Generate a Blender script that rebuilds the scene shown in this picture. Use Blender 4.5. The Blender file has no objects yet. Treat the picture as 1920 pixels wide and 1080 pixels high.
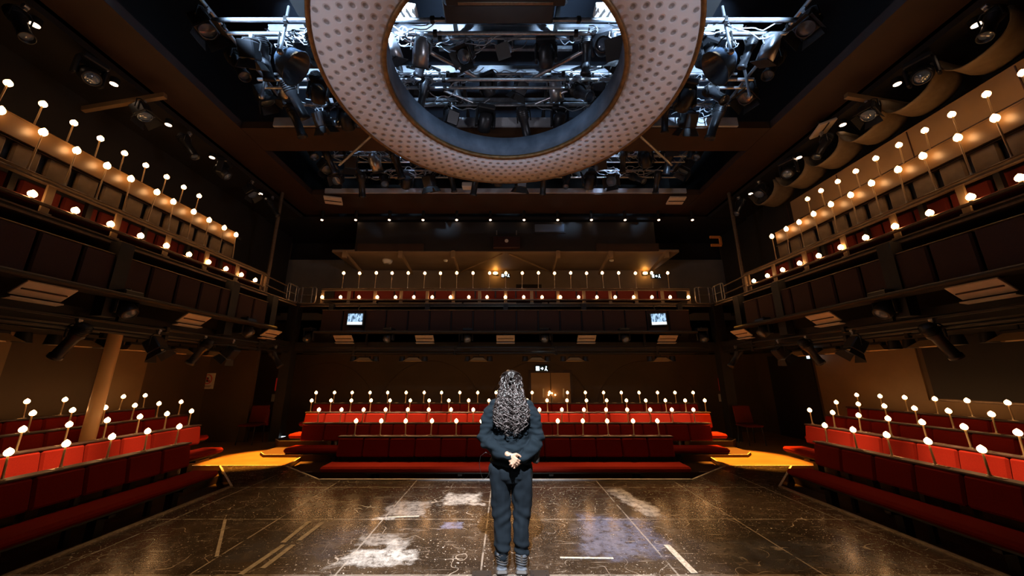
import bpy, bmesh, math, random
from mathutils import Vector, Matrix, noise
R = math.radians
C = bpy.context.scene.collection
random.seed(7)

# ------------------------------------------------------------------ helpers
class MB:
    def __init__(s): s.v = []; s.f = []; s.sm = []
    def add(s, vs, fs, smooth=False):
        o = len(s.v); s.v += [tuple(v) for v in vs]
        for f in fs: s.f.append(tuple(i + o for i in f)); s.sm.append(smooth)
        return s
    def box(s, c, d, m=None, bev=0.0):
        x, y, z = d[0]/2, d[1]/2, d[2]/2
        if bev > 0:
            b = min(bev, x*.9, y*.9, z*.9); vs = []; 
            for (px, py, pz) in ((x, y-b, z-b), (x-b, y, z-b), (x-b, y-b, z)):
                for sx in (-1, 1):
                    for sy in (-1, 1):
                        for sz in (-1, 1): vs.append(Vector((px*sx, py*sy, pz*sz)))
            bm = bmesh.new(); [bm.verts.new(v) for v in vs]; bmesh.ops.convex_hull(bm, input=bm.verts)
            bm.verts.index_update(); vs = [v.co.copy() for v in bm.verts]; fs = [[v.index for v in f.verts] for f in bm.faces]; bm.free()
        else:
            vs = [Vector((sx*x, sy*y, sz*z)) for sx in (-1, 1) for sy in (-1, 1) for sz in (-1, 1)]
            fs = [(0,1,3,2), (4,6,7,5), (0,4,5,1), (2,3,7,6), (0,2,6,4), (1,5,7,3)]
        if m is not None: vs = [m @ v for v in vs]
        return s.add([v + Vector(c) for v in vs], fs)
    def cyl(s, a, b, r0, r1=None, n=12, caps=True):
        r1 = r0 if r1 is None else r1; a = Vector(a); b = Vector(b); ax = (b-a).normalized()
        u = ax.orthogonal().normalized(); w = ax.cross(u); vs = []
        for p, r in ((a, r0), (b, r1)):
            for i in range(n): t = 2*math.pi*i/n; vs.append(p + (u*math.cos(t) + w*math.sin(t))*r)
        s.add(vs, [(i, (i+1) % n, n+(i+1) % n, n+i) for i in range(n)], True)
        if caps: s.add(vs, [tuple(range(n-1, -1, -1)), tuple(range(n, 2*n))])
        return s
    def sph(s, c, r, sc=(1, 1, 1), n=12, k=8, m=None):
        vs = []; c = Vector(c)
        for j in range(k+1):
            th = math.pi*j/k
            for i in range(n):
                t = 2*math.pi*i/n; v = Vector((math.sin(th)*math.cos(t)*sc[0], math.sin(th)*math.sin(t)*sc[1], math.cos(th)*sc[2]))*r
                if m is not None: v = m @ v
                vs.append(c + v)
        return s.add(vs, [(j*n+i, (j+1)*n+i, (j+1)*n+(i+1) % n, j*n+(i+1) % n) for j in range(k) for i in range(n)], True)
    def tube(s, pts, r, n=6, r1=None):
        pts = [Vector(p) for p in pts]; vs = []; L = len(pts); u = None
        for i, p in enumerate(pts):
            d = (pts[min(i+1, L-1)] - pts[max(i-1, 0)])
            d = d.normalized() if d.length > 1e-9 else Vector((0, 0, 1))
            u = d.orthogonal() if u is None else (u - d*u.dot(d))
            if u.length < 1e-6: u = d.orthogonal()
            u.normalize(); w = d.cross(u); rr = r if r1 is None else r + (r1-r)*i/(L-1)
            for k in range(n): t = 2*math.pi*k/n; vs.append(p + (u*math.cos(t) + w*math.sin(t))*rr)
        s.add(vs, [(i*n+k, i*n+(k+1) % n, (i+1)*n+(k+1) % n, (i+1)*n+k) for i in range(L-1) for k in range(n)], True)
        return s.add(vs, [tuple(range(n-1, -1, -1)), tuple(range((L-1)*n, L*n))])
    def lathe(s, prof, c=(0, 0, 0), n=16, m=None, close=False):
        vs = []; L = len(prof); c = Vector(c)
        for (r, z) in prof:
            for i in range(n):
                t = 2*math.pi*i/n; v = Vector((r*math.cos(t), r*math.sin(t), z))
                if m is not None: v = m @ v
                vs.append(c + v)
        J = L if close else L-1
        return s.add(vs, [(j*n+i, j*n+(i+1) % n, ((j+1) % L)*n+(i+1) % n, ((j+1) % L)*n+i) for j in range(J) for i in range(n)], True)
    def prism(s, pts, z0, z1):
        n = len(pts); vs = [(x, y, z0) for x, y in pts] + [(x, y, z1) for x, y in pts]
        return s.add(vs, [tuple(range(n-1, -1, -1)), tuple(range(n, 2*n))] + [(i, (i+1) % n, n+(i+1) % n, n+i) for i in range(n)])
    def build(s, name, mat, parent=None, loc=None):
        o0 = Vector(parent['_o']) if parent is not None and '_o' in parent else Vector((0, 0, 0))
        if parent is None and loc is not None: o0 = Vector(loc)
        me = bpy.data.meshes.new(name); me.from_pydata([Vector(v) - o0 for v in s.v], [], s.f)
        me.polygons.foreach_set('use_smooth', s.sm); me.materials.append(mat); me.update()
        bm = bmesh.new(); bm.from_mesh(me); bmesh.ops.recalc_face_normals(bm, faces=bm.faces); bm.to_mesh(me); bm.free()
        ob = bpy.data.objects.new(name, me); C.objects.link(ob)
        if parent is not None: ob.parent = parent; ob['_o'] = list(o0)
        elif loc is not None: ob.location = o0; ob['_o'] = list(o0)
        return ob

def tag(o, label, cat, group=None):
    o['label'] = label; o['category'] = cat
    if group: o['group'] = group
    return o
def struct(mb, name, mat):
    o = mb.build(name, mat); o['kind'] = 'structure'; return o
def thing(name, label, cat, loc=(0, 0, 0), group=None):
    o = bpy.data.objects.new(name, None); C.objects.link(o); o.location = loc; o['_o'] = list(loc); o.empty_display_size = .1
    return tag(o, label, cat, group)
def dup(o, parent=None):
    c = o.copy(); C.objects.link(c); c.parent = parent
    for ch in list(o.children): dup(ch, c)
    return c
ORD = ['first', 'second', 'third', 'fourth', 'fifth', 'sixth', 'seventh', 'eighth', 'ninth', 'tenth', 'eleventh', 'twelfth', 'thirteenth',
       'fourteenth', 'fifteenth', 'sixteenth', 'seventeenth', 'eighteenth', 'nineteenth', 'twentieth', 'twenty-first', 'twenty-second', 'twenty-third', 'twenty-fourth']
def spawn(proto, state, loc, rot=(0, 0, 0), label=None, group=None, scale=None):
    if state.get('used'): o = dup(proto)
    else: o = proto; state['used'] = True
    o.location = loc; o.rotation_euler = rot
    if scale: o.scale = (scale,)*3
    if label: o['label'] = label
    if group: o['group'] = group
    return o

# ------------------------------------------------------------------ materials
def mat(name, col, rough=.6, metal=0, emit=None, es=0, nz=None, bump=None, spec=.5, coat=0):
    m = bpy.data.materials.new(name); m.use_nodes = True; nt = m.node_tree; b = nt.nodes['Principled BSDF']
    b.inputs['Base Color'].default_value = (*col, 1); b.inputs['Roughness'].default_value = rough
    b.inputs['Metallic'].default_value = metal; b.inputs['Specular IOR Level'].default_value = spec
    b.inputs['Coat Weight'].default_value = coat
    if emit: b.inputs['Emission Color'].default_value = (*emit, 1); b.inputs['Emission Strength'].default_value = es
    tc = nt.nodes.new('ShaderNodeTexCoord')
    if nz:                                            # (scale, second colour, contrast)
        n = nt.nodes.new('ShaderNodeTexNoise'); n.inputs['Scale'].default_value = nz[0]; n.inputs['Detail'].default_value = 6
        r = nt.nodes.new('ShaderNodeValToRGB'); r.color_ramp.elements[0].position = .5-nz[2]; r.color_ramp.elements[1].position = .5+nz[2]
        r.color_ramp.elements[0].color = (*col, 1); r.color_ramp.elements[1].color = (*nz[1], 1)
        nt.links.new(tc.outputs['Object'], n.inputs['Vector']); nt.links.new(n.outputs['Fac'], r.inputs['Fac']); nt.links.new(r.outputs['Color'], b.inputs['Base Color'])
    if bump:
        n = nt.nodes.new('ShaderNodeTexNoise'); n.inputs['Scale'].default_value = bump[0]; n.inputs['Detail'].default_value = 4
        bp = nt.nodes.new('ShaderNodeBump'); bp.inputs['Strength'].default_value = bump[1]; bp.inputs['Distance'].default_value = bump[2] if len(bump) > 2 else .01
        nt.links.new(tc.outputs['Object'], n.inputs['Vector']); nt.links.new(n.outputs['Fac'], bp.inputs['Height']); nt.links.new(bp.outputs['Normal'], b.inputs['Normal'])
    return m
M = {}
M['red'] = mat('red_fabric', (.235, .016, .008), .85, nz=(220, (.19, .011, .006), .1), bump=(300, .4, .002), spec=.05)
M['ledge'] = mat('dark_bench_wood', (.045, .014, .008), .45, nz=(18, (.025, .008, .005), .15))
M['steel'] = mat('dark_steel', (.04, .038, .036), .4, .7)
M['plate'] = mat('number_plate_metal', (.5, .42, .3), .3, .9)
M['black'] = mat('matt_black_paint', (.012, .011, .011), .6, nz=(6, (.02, .018, .016), .2))
M['blackmetal'] = mat('black_lantern_metal', (.035, .035, .038), .38, .5, bump=(60, .1, .002))
M['alu'] = mat('scuffed_aluminium', (.62, .63, .65), .32, .85, nz=(14, (.4, .4, .42), .2))
M['galv'] = mat('galvanised_rail', (.36, .33, .3), .38, .7, nz=(20, (.24, .22, .2), .2))
M['rail'] = mat('bronze_rail', (.2, .14, .09), .38, .5, nz=(25, (.13, .09, .06), .2))
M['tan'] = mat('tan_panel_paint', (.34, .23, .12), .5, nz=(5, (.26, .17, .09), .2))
M['stem'] = mat('pale_candle_stem', (.5, .34, .17), .4, .2)
M['bulb'] = mat('warm_bulb', (1, .8, .5), .4, emit=(1, .50, .19), es=21)
M['bulb_rail'] = mat('warm_rail_bulb', (1, .8, .5), .4, emit=(1, .50, .19), es=21)
M['downlight'] = mat('warm_downlight', (1, .8, .6), .4, emit=(1, .66, .42), es=9)
M['amber'] = mat('amber_bulkhead', (1, .6, .2), .4, emit=(1, .42, .08), es=45)
M['screen'] = None
M['wood'] = mat('corner_floor_wood', (.36, .20, .07), .32, nz=(3, (.24, .12, .04), .25))
M['carpet'] = mat('brown_carpet', (.1, .062, .036), .95, nz=(140, (.07, .042, .024), .15), bump=(260, .5, .004), spec=.1)
M['wall'] = mat('brown_wall_paint', (.10, .062, .031), .75, nz=(1.5, (.075, .046, .023), .25))
M['wallr'] = mat('ochre_wall_paint', (.27, .165, .075), .6, nz=(2, (.2, .12, .055), .25))
M['wallg'] = mat('greige_gallery_wall', (.27, .22, .175), .7, nz=(2, (.22, .175, .14), .2))
M['dark'] = mat('black_wall_paint', (.012, .009, .007), .7, nz=(2, (.018, .013, .01), .2))
M['brown'] = mat('brown_soffit_board', (.05, .022, .010), .6, nz=(2.2, (.03, .013, .006), .3))
M['soffit'] = mat('beige_soffit', (.27, .19, .12), .6, nz=(2, (.22, .15, .09), .2))
M['steelbeam'] = mat('grey_beam_paint', (.5, .5, .52), .5, nz=(5, (.36, .36, .38), .2))
M['tape'] = mat('white_tape', (.62, .58, .5), .5, nz=(40, (.35, .31, .26), .12))
M['oldtape'] = mat('scuffed_grey_tape', (.26, .22, .17), .5, nz=(16, (.10, .08, .06), .15))
M['trim'] = mat('worn_aluminium_trim', (.42, .37, .3), .35, .6, nz=(30, (.25, .2, .15), .15))
M['housing'] = mat('cream_reflector', (.72, .6, .46), .4, nz=(8, (.62, .5, .38), .2))
M['lens'] = mat('lantern_lens', (.12, .16, .22), .08, 0, spec=.9, coat=.6)
M['cable'] = mat('grey_cable', (.35, .37, .4), .45)
M['gold'] = mat('ring_edge_bronze', (.26, .13, .045), .42, .5, nz=(12, (.12, .06, .02), .2))
M['redsign'] = mat('red_sign', (.75, .035, .02), .5, emit=(.8, .03, .015), es=.10)
M['redpaint'] = mat('red_cylinder_paint', (.6, .03, .02), .3)
M['white'] = mat('white_paint', (.75, .7, .62), .5)
M['signwhite'] = mat('sign_white', (.7, .62, .5), .5)
M['signlit'] = mat('lit_sign_white', (.8, .9, 1), .5, emit=(.75, .9, 1), es=2.6)
M['signgreen'] = mat('lit_sign_dark', (.01, .05, .05), .5)

# ------------------------------------------------------------------ camera
cam = bpy.data.cameras.new('camera'); co = bpy.data.objects.new('camera', cam); C.objects.link(co)
cam.sensor_width = 36; cam.lens = 660/1920*36; cam.shift_x = 12/1920; cam.clip_start = .05
co.location = (0, 0, 1.6); co.rotation_euler = (R(90+14.2), 0, 0)
bpy.context.scene.camera = co
K0 = 660/math.cos(R(14.2))
def fl(x, y, z=0.0):                                  # point of the photographed floor plane seen at a picture position
    zc = K0*(1.6-z)/(y-707.); return ((x-948)/660*zc, (zc+(1.6-z)*.2453)/.9694)

# ------------------------------------------------------------------ stage floor
def stage_mat():
    m = bpy.data.materials.new('worn_black_stage_boards'); m.use_nodes = True; nt = m.node_tree; N = nt.nodes; L = nt.links; b = N['Principled BSDF']
    tc = N.new('ShaderNodeTexCoord'); sep = N.new('ShaderNodeSeparateXYZ'); L.new(tc.outputs['Object'], sep.inputs[0])
    def mth(op, a, bb=None, c=None):
        n = N.new('ShaderNodeMath'); n.operation = op
        for i, q in enumerate((a, bb, c)):
            if q is None: continue
            if isinstance(q, (int, float)): n.inputs[i].default_value = q
            else: L.new(q, n.inputs[i])
        return n.outputs[0]
    def nz(sc, det=6, rgh=.6, vec=None, dist=0):
        n = N.new('ShaderNodeTexNoise'); n.inputs['Scale'].default_value = sc; n.inputs['Detail'].default_value = det; n.inputs['Roughness'].default_value = rgh
        n.inputs['Distortion'].default_value = dist; L.new(vec or tc.outputs['Object'], n.inputs['Vector']); return n.outputs['Fac']
    def ramp(f, a, bb):
        n = N.new('ShaderNodeMapRange'); n.interpolation_type = 'SMOOTHSTEP'; n.inputs['From Min'].default_value = a; n.inputs['From Max'].default_value = bb; L.new(f, n.inputs[0]); return n.outputs[0]
    def mix(f, a, bb):
        n = N.new('ShaderNodeMix'); n.data_type = 'RGBA'
        for i, q in ((6, a), (7, bb)):
            if isinstance(q, tuple): n.inputs[i].default_value = (*q, 1)
            else: L.new(q, n.inputs[i])
        if isinstance(f, (int, float)): n.inputs[0].default_value = f
        else: L.new(f, n.inputs[0])
        return n.outputs[2]
    X, Y = sep.outputs[0], sep.outputs[1]
    base = mix(ramp(nz(.9, 5), .35, .65), (.014, .010, .008), (.042, .028, .019))
    base = mix(ramp(nz(7, 8, .7), .5, .8), base, (.10, .075, .055))
    base = mix(mth('MULTIPLY', ramp(nz(24, 8, .8), .56, .66), ramp(nz(1.6, 4), .42, .6)), base, (.24, .2, .165))
    # stretched scuffs in three directions
    for ang, th in ((12, .71), (74, .69), (-38, .70), (48, .70), (-67, .70), (31, .71)):
        mp = N.new('ShaderNodeMapping'); mp.inputs['Rotation'].default_value = (0, 0, R(ang)); mp.inputs['Scale'].default_value = (1.0, 30, 1); L.new(tc.outputs['Object'], mp.inputs[0])
        base = mix(mth('MULTIPLY', ramp(nz(2.2, 3, .5, mp.outputs[0], .4), th, th+.04), .8), base, (.40, .34, .29))
    # thin curved scratches = narrow band of a low-frequency noise
    for sc, lv, w in ((2.3, .5, .002),):
        f = mth('ABSOLUTE', mth('SUBTRACT', nz(sc, 1.5, .4), lv)); k = mth('LESS_THAN', f, w)
        base = mix(mth('MULTIPLY', k, ramp(nz(1.3+sc), .42, .62)), base, (.42, .36, .3))
    # paint chips
    ch = mth('GREATER_THAN', nz(34, 3), .655); base = mix(mth('MULTIPLY', ch, ramp(nz(1.0, 2), .38, .55)), base, (.55, .5, .45))
    ch = mth('GREATER_THAN', nz(90, 2), .70); base = mix(ch, base, (.5, .46, .42))
    # worn patches: (cx, cy, half width, half depth, colour, strength, turn)
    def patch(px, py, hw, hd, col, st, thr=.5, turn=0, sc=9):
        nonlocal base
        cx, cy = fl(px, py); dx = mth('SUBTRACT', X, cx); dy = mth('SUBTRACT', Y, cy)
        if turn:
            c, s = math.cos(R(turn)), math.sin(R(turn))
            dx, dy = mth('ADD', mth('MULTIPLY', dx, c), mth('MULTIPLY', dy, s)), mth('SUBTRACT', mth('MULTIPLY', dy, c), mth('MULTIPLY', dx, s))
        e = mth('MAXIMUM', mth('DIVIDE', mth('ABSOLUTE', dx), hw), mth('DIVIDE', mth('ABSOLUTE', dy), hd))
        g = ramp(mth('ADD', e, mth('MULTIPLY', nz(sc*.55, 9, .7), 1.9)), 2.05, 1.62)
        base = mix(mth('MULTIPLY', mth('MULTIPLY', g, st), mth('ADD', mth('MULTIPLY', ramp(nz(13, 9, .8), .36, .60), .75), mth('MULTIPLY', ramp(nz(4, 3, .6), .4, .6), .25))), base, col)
    W = (.62, .60, .58)
    patch(868, 935, .27, .24, W, .9); patch(766, 953, .26, .26, (.36, .33, .31), .9); patch(1183, 938, .14, .5, W, .8, turn=12)
    patch(1215, 955, .13, .28, W, .7); patch(712, 1045, .33, .17, W, .85); patch(712, 1012, .22, .14, (.45, .42, .4), .7); patch(740, 1028, .12, .22, W, .6)
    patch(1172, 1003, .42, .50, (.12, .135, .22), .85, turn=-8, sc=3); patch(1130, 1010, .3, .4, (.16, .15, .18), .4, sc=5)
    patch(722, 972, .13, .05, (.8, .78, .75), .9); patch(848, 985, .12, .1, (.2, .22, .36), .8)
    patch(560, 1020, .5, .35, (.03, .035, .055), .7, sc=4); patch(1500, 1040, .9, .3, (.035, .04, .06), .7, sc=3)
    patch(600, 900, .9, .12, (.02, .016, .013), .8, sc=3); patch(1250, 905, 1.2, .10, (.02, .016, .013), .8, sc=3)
    # board seams
    wob = mth('MULTIPLY', mth('SUBTRACT', nz(2.5), .5), .012); Xw = mth('ADD', X, wob); Yw = mth('ADD', Y, wob)
    def seam(c, at, w, col, lo=None):
        nonlocal base
        k = mth('LESS_THAN', mth('ABSOLUTE', mth('SUBTRACT', c, at)), w); k = mth('MULTIPLY', k, ramp(nz(5), .36, .52)); base = mix(mth('MULTIPLY', k, .55), base, col)
    for x in (-3.86, -2.64, -1.42, -.21, 1.44, 2.66, 3.86): seam(Xw, x, .008, (.42, .37, .32))
    for y in (1.0, 2.2, 3.43, 4.62, 5.84): seam(Yw, y, .009, (.42, .37, .32))
    L.new(base, b.inputs['Base Color'])
    rr = N.new('ShaderNodeMapRange'); rr.inputs['To Min'].default_value = .10; rr.inputs['To Max'].default_value = .40; L.new(nz(3.2, 8, .65), rr.inputs[0])
    L.new(rr.outputs[0], b.inputs['Roughness']); b.inputs['Specular IOR Level'].default_value = .62
    bp = N.new('ShaderNodeBump'); bp.inputs['Strength'].default_value = .14; bp.inputs['Distance'].default_value = .006; L.new(nz(11, 5), bp.inputs['Height']); L.new(bp.outputs[0], b.inputs['Normal'])
    return m
SX, SB = 4.13, 6.23
stage = [(-SX, -3.2), (SX, -3.2), (SX, 5.88), (5.29, 7.14), (4.06, 7.14), (2.98, SB), (-2.98, SB), (-4.06, 7.14), (-5.29, 7.14), (-SX, 5.88)]
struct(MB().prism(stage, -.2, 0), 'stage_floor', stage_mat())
struct(MB().box((0, 4.4, -.26), (18, 17, .12)), 'floor', M['carpet'])
for s in (-1, 1):
    pts = [(4.06, 7.145), (5.95, 7.145), (7.0, 8.35), (7.9, 8.35), (7.9, 11.35), (5.2, 11.35), (5.2, 8.6), (4.25, 8.0)]
    pts = [(s*x, y) for x, y in pts]
    if s < 0: pts.reverse()
    struct(MB().prism(pts, -.19, .0), 'corner_floor', M['wood'])

def strip(mb, a, b, w, z, h=.004):
    a = Vector((a[0], a[1], 0)); b = Vector((b[0], b[1], 0)); d = (b-a).normalized(); n = Vector((-d.y, d.x, 0))*w/2
    mb.prism([tuple((a-n).xy), tuple((b-n).xy), tuple((b+n).xy), tuple((a+n).xy)], z, z+h); return mb
# metal nosing around the stage and tape lines
n_tr = 0
for pl in ([(-SX, -3.2), (-SX, 5.88)], [(SX, -3.2), (SX, 5.88)]):
    s = -1 if pl[0][0] < 0 else 1
    mb = MB(); strip(mb, pl[0], pl[1], .035, 0, .012); strip(mb, (pl[0][0]+s*.07, -3.2), (pl[1][0]+s*.07, 5.95), .018, -.015, .012)
    struct(mb, 'trim_%d' % (n_tr := n_tr+1), M['trim'])
struct(strip(MB(), (-2.98, SB), (2.98, SB), .04, 0, .014), 'trim_%d' % (n_tr := n_tr+1), M['steelbeam'])
for s in (-1, 1):
    for a, b in (((s*SX, 5.88), (s*5.29, 7.13)), ((s*2.98, SB), (s*4.06, 7.13)), ((s*4.06, 7.16), (s*5.95, 7.16)), ((s*4.06, 7.16), (s*4.25, 8.0))):
        struct(strip(MB(), a, b, .028, 0.001, .006), 'trim_%d' % (n_tr := n_tr+1), M['tape'])
def tape(p, q, w, lab, m='tape'):
    a, b = fl(*p), fl(*q); mb = strip(MB(), a, b, w, .0015, .002); o = mb.build('floor_tape', M[m], loc=(a[0], a[1], 0)); tag(o, lab, 'tape')
tape((728, 970), (786, 968), .035, 'short white tape mark on the stage left of the person, near the pale worn patch')
tape((450, 1078), (532, 1022), .05, 'left strip of the front pair of parallel tape marks on the stage floor', 'oldtape')
tape((492, 1066), (550, 1022), .05, 'right strip of the front pair of parallel tape marks on the stage floor', 'oldtape')
tape((530, 1018), (580, 978), .05, 'left strip of the farther pair of parallel tape marks on the stage floor', 'oldtape')
tape((560, 1014), (605, 980), .05, 'right strip of the farther pair of parallel tape marks on the stage floor', 'oldtape')
tape((1050, 1046), (1150, 1047), .025, 'thin pale tape line on the stage right of the boots')
tape((1250, 1022), (1302, 1075), .06, 'bright white tape strip on the stage right of the blue worn patch')
tape((406, 1044), (422, 975), .03, 'thin tape line running away on the stage left of the parallel strips', 'oldtape')
for (x, y, w, lab) in ((903, 1077, .16, 'left'), (1012, 1076, .16, 'right')):
    a = fl(x, y); mb = MB().box((a[0], a[1], .003), (w, .10, .006), bev=.002)
    for i in (-1, 1):
        for j in (-1, 1): mb.cyl((a[0]+i*.055, a[1]+j*.03, .006), (a[0]+i*.055, a[1]+j*.03, .009), .006, n=8)
    tag(mb.build('floor_plate', M['blackmetal'], loc=(a[0], a[1], 0)), f'black metal trap plate screwed to the stage beside the {lab} boot', 'plate')

# ------------------------------------------------------------------ benches
PW = .46
def bench(label, group, n, top, floor_z, loc, rot, ext=.06, legs=4, plates=True):
    """local: x along the row (0 = centre), -y faces the stage; backrest line at y = 0."""
    t = thing('tiered_bench', label, 'bench', (0, 0, 0), group)
    w = n*PW; sz = top-.385
    MB().box((0, -.30, sz-.04), (w+ext*2, .40, .085), bev=.03).build('seat', M['red'], t)
    MB().box((0, -.30, sz-.095), (w+ext, .30, .03)).build('seat_frame', M['steel'], t)
    tilt = Matrix.Rotation(R(-8), 4, 'X')
    if 'pp' not in M:
        M['pp'] = MB().box((0, 0, 0), (PW-.006, .07, .31), bev=.022).build('backrest', M['red']); first = True
    else: first = False
    for i in range(n):
        p = M['pp'] if first and i == 0 else M['pp'].copy()
        if not (first and i == 0): C.objects.link(p)
        p.parent = t; p.location = (-w/2+PW*(i+.5), -.03, top-.165); p.rotation_euler = (R(-8), 0, 0)
    mb = MB().box((0, .045, top+.004), (w+.04, .15, .022), bev=.005)
    for k in range(5): mb.box((0, .075, top-.03-k*.06), (w+.02, .02, .05))
    mb.build('ledge', M['ledge'], t)
    for k in range(legs):
        x = -w/2+w*(k+.5)/legs
        mb = MB().box((x, -.30, (sz-.11+floor_z)/2), (.09, .10, sz-.11-floor_z)).box((x, -.3, sz-.13), (.07, .32, .03)).box((x, -.3, floor_z+.012), (.12, .34, .024))
        mb.box((x, .0, (floor_z+top-.1)/2), (.05, .05, top-.1-floor_z)).build('leg', M['steel'], t)
    if plates:
        for i in range(n):
            x = -w/2+PW*(i+.5); MB().box((x, .045, top+.019), (.11, .05, .005)).box((x+.01, .03, top+.024), (.05, .02, .006)).build('number_plate', M['plate'], t)
    t.location = loc; t.rotation_euler = (0, 0, rot)
    return t
ROWN = ['front', 'second', 'third', 'rearmost']
ctop = [.555, .68, .81, .95]
cn = [13, 18, 20, 21]; cx = [0, .02, .05, 0]
for i in range(4):
    d = 6.80+.84*i; fz = -.2+.125*i
    # stepped platform carrying the row
    if i:
        w = cn[i]*PW/2+.28
        struct(MB().prism([(-w-.1, d-.62), (w+.1, d-.62), (w+.35, d-.35), (w+.35, d+.22), (-w-.35, d+.22), (-w-.35, d-.35)], -.2, fz), 'riser_floor', M['carpet'])
        for s in (-1, 1): struct(strip(strip(MB(), (s*(w+.1), d-.61), (s*(w-.9), d-.61), .02, fz, .006), (s*(w+.1), d-.61), (s*(w+.34), d-.35), .02, fz, .006), 'trim_%d' % (n_tr := n_tr+1), M['tape'])
    bench(f'{ROWN[i]} row of red upholstered benches in the central block facing the stage', 'benches of the central block', cn[i], ctop[i], fz, (cx[i], d, 0), 0, legs=4+i)
stops = [.62, .735, .85, .97]
ends = {-1: [5.78, 6.93, 7.6, 7.75], 1: [5.9, 7.05, 7.55, 7.95]}
for s, side in ((-1, 'left'), (1, 'right')):
    for i in range(4):
        X = 4.82+.84*i; n = 12; yc = ends[s][i]-n*PW/2; fz = -.2+.12*i
        if i:
            e = ends[s][i]+.25; struct(MB().prism([(s*(X-.62), 0), (s*(X-.62), e-.25), (s*(X-.35), e), (s*(X+.22), e), (s*(X+.22), 0)][::(1 if s < 0 else -1)], -.2, fz), 'riser_floor', M['carpet'])
        t = bench(f'{ROWN[i]} row of red upholstered benches in the {side} block beside the stage', f'benches of the {side} block', n, stops[i], fz, (s*X, yc, 0), R(90 if s < 0 else -90)*-1*-1, legs=6)
        t.rotation_euler = (0, 0, R(90) if s < 0 else R(-90))
    for k, (a, b) in enumerate(((.9, 2.1), (2.6, 3.7), (4.3, 5.2))):
        struct(strip(MB(), (s*(4.60), a), (s*(4.60), b), .02, -.197, .006), 'trim_%d' % (n_tr := n_tr+1), M['tape'])

# ------------------------------------------------------------------ candle lamps
def candle(h, br, bm, base=True):
    t = thing('candle_lamp', 'x', 'lamp')
    MB().cyl((0, 0, 0), (0, 0, h-br*.6), .011, .009, 8).build('stem', M['stem'], t)
    MB().cyl((0, 0, 0), (0, 0, .012), .026, .022, 12).cyl((0, 0, .012), (0, 0, .04), .014, .012, 8).build('base', M['plate'], t)
    MB().lathe([(0, -1.0), (.55, -.92), (.9, -.5), (1, 0), (.86, .5), (.5, .9), (.16, 1.2), (0, 1.3)], n=12, m=Matrix.Scale(br, 4)).build('bulb', M[bm], t).location = (0, 0, h)
    return t
c1, st1 = candle(.25, .034, 'bulb'), {}
jit = random.Random(3)
def put(proto, st, loc, lab, grp):
    o = spawn(proto, st, loc, (R(jit.uniform(-2.5, 2.5)), R(jit.uniform(-2.5, 2.5)), 0), lab, grp); return o
spec = [(13, -2.74, .4608), (18, -3.86, .456), (21, -4.48, .454), (22, -4.83, .458)]
for i, (n, x0, dx) in enumerate(spec):
    for k in range(n):
        put(c1, st1, (x0+dx*k, 6.8+.84*i+.045, ctop[i]+.015), f'{ORD[k]} candle lamp from the left along the {ROWN[i]} row of the central benches', f'candle lamps on the {ROWN[i]} central row')
sl = {-1: [(5.59, 5), (6.74, 6), (7.45, 6), (7.55, 5)], 1: [(5.73, 5), (6.96, 7), (7.32, 6), (7.73, 6)]}
for s, side in ((-1, 'left'), (1, 'right')):
    for i, (d0, n) in enumerate(sl[s]):
        for k in range(n):
            put(c1, st1, (s*(4.82+.84*i+.045), d0-.46*k, stops[i]+.015), f'{ORD[k]} candle lamp from the far end on the {ROWN[i]} row of the {side} benches', f'candle lamps on the {ROWN[i]} {side} row')

# ------------------------------------------------------------------ upper gallery (circle): decks, balustrades, lamps
GX, GY = 5.9, 9.82
for s, side in ((-1, 'left'), (1, 'right')):
    struct(MB().box((s*(GX+.9), 4.4, 3.585), (1.8, 13.0, .07)), 'gallery_floor', M['black'])
    mb = MB().box((s*(GX-.01), 4.4, 3.61), (.03, 11.0, .022)).box((s*(GX-.02), 4.4, 3.545), (.05, 11.0, .03)); struct(mb, 'trim_%d' % (n_tr := n_tr+1), M['rail'])
    struct(MB().box((s*(GX+1.0), 4.4, 2.42), (2.0, 13.0, .24)), 'gallery_floor', M['black'])
struct(MB().box((0, GY+1.05, 3.585), (11.78, 2.1, .07)), 'gallery_floor', M['black'])
struct(MB().box((0, GY-.01, 3.61), (11.8, .03, .022)).box((0, GY-.02, 3.545), (11.8, .05, .03)), 'trim_%d' % (n_tr := n_tr+1), M['rail'])
struct(MB().box((0, GY+1.0, 2.42), (11.78, 2.0, .24)), 'gallery_floor', M['black'])

def balustrade(label, a, b, posts):
    a = Vector(a); b = Vector(b); d = (b-a).normalized(); L = (b-a).length; back = Vector((-d.y, d.x, 0))
    rot = Matrix.Rotation(math.atan2(d.y, d.x), 4, 'Z'); c = (a+b)/2
    t = thing('gallery_balustrade', label, 'balustrade', (c.x, c.y, 3.62), 'balustrades of the upper gallery')
    def bar(name, off, z, w, h, m, bev=.008): MB().box(c+back*off+Vector((0, 0, z)), (L, w, h), rot, bev).build(name, M[m], t)
    bar('top_ledge', .05, 4.055, .22, .022, 'rail'); bar('top_rail', -.06, 4.0, .03, .035, 'rail')
    bar('ledge_fascia', .0, 4.03, .02, .05, 'ledge'); bar('middle_rail', 0, 3.735, .045, .04, 'rail')
    for k in range(posts):
        p = a + d*(L*k/(posts-1)); 
        MB().box(p+Vector((0, 0, 3.83))+back*.05, (.09, .03, .42), rot, .005).box(p+Vector((0, 0, 3.64))+back*.05, (.12, .08, .02), rot).build('post', M['tan'], t)
    return t
balustrade('long balustrade of the left upper gallery with ledge and lamp rail', (-GX, .0, 0), (-GX, 8.3, 0), 11)
balustrade('long balustrade of the right upper gallery with ledge and lamp rail', (GX, 8.3, 0), (GX, .0, 0), 11)
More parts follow.
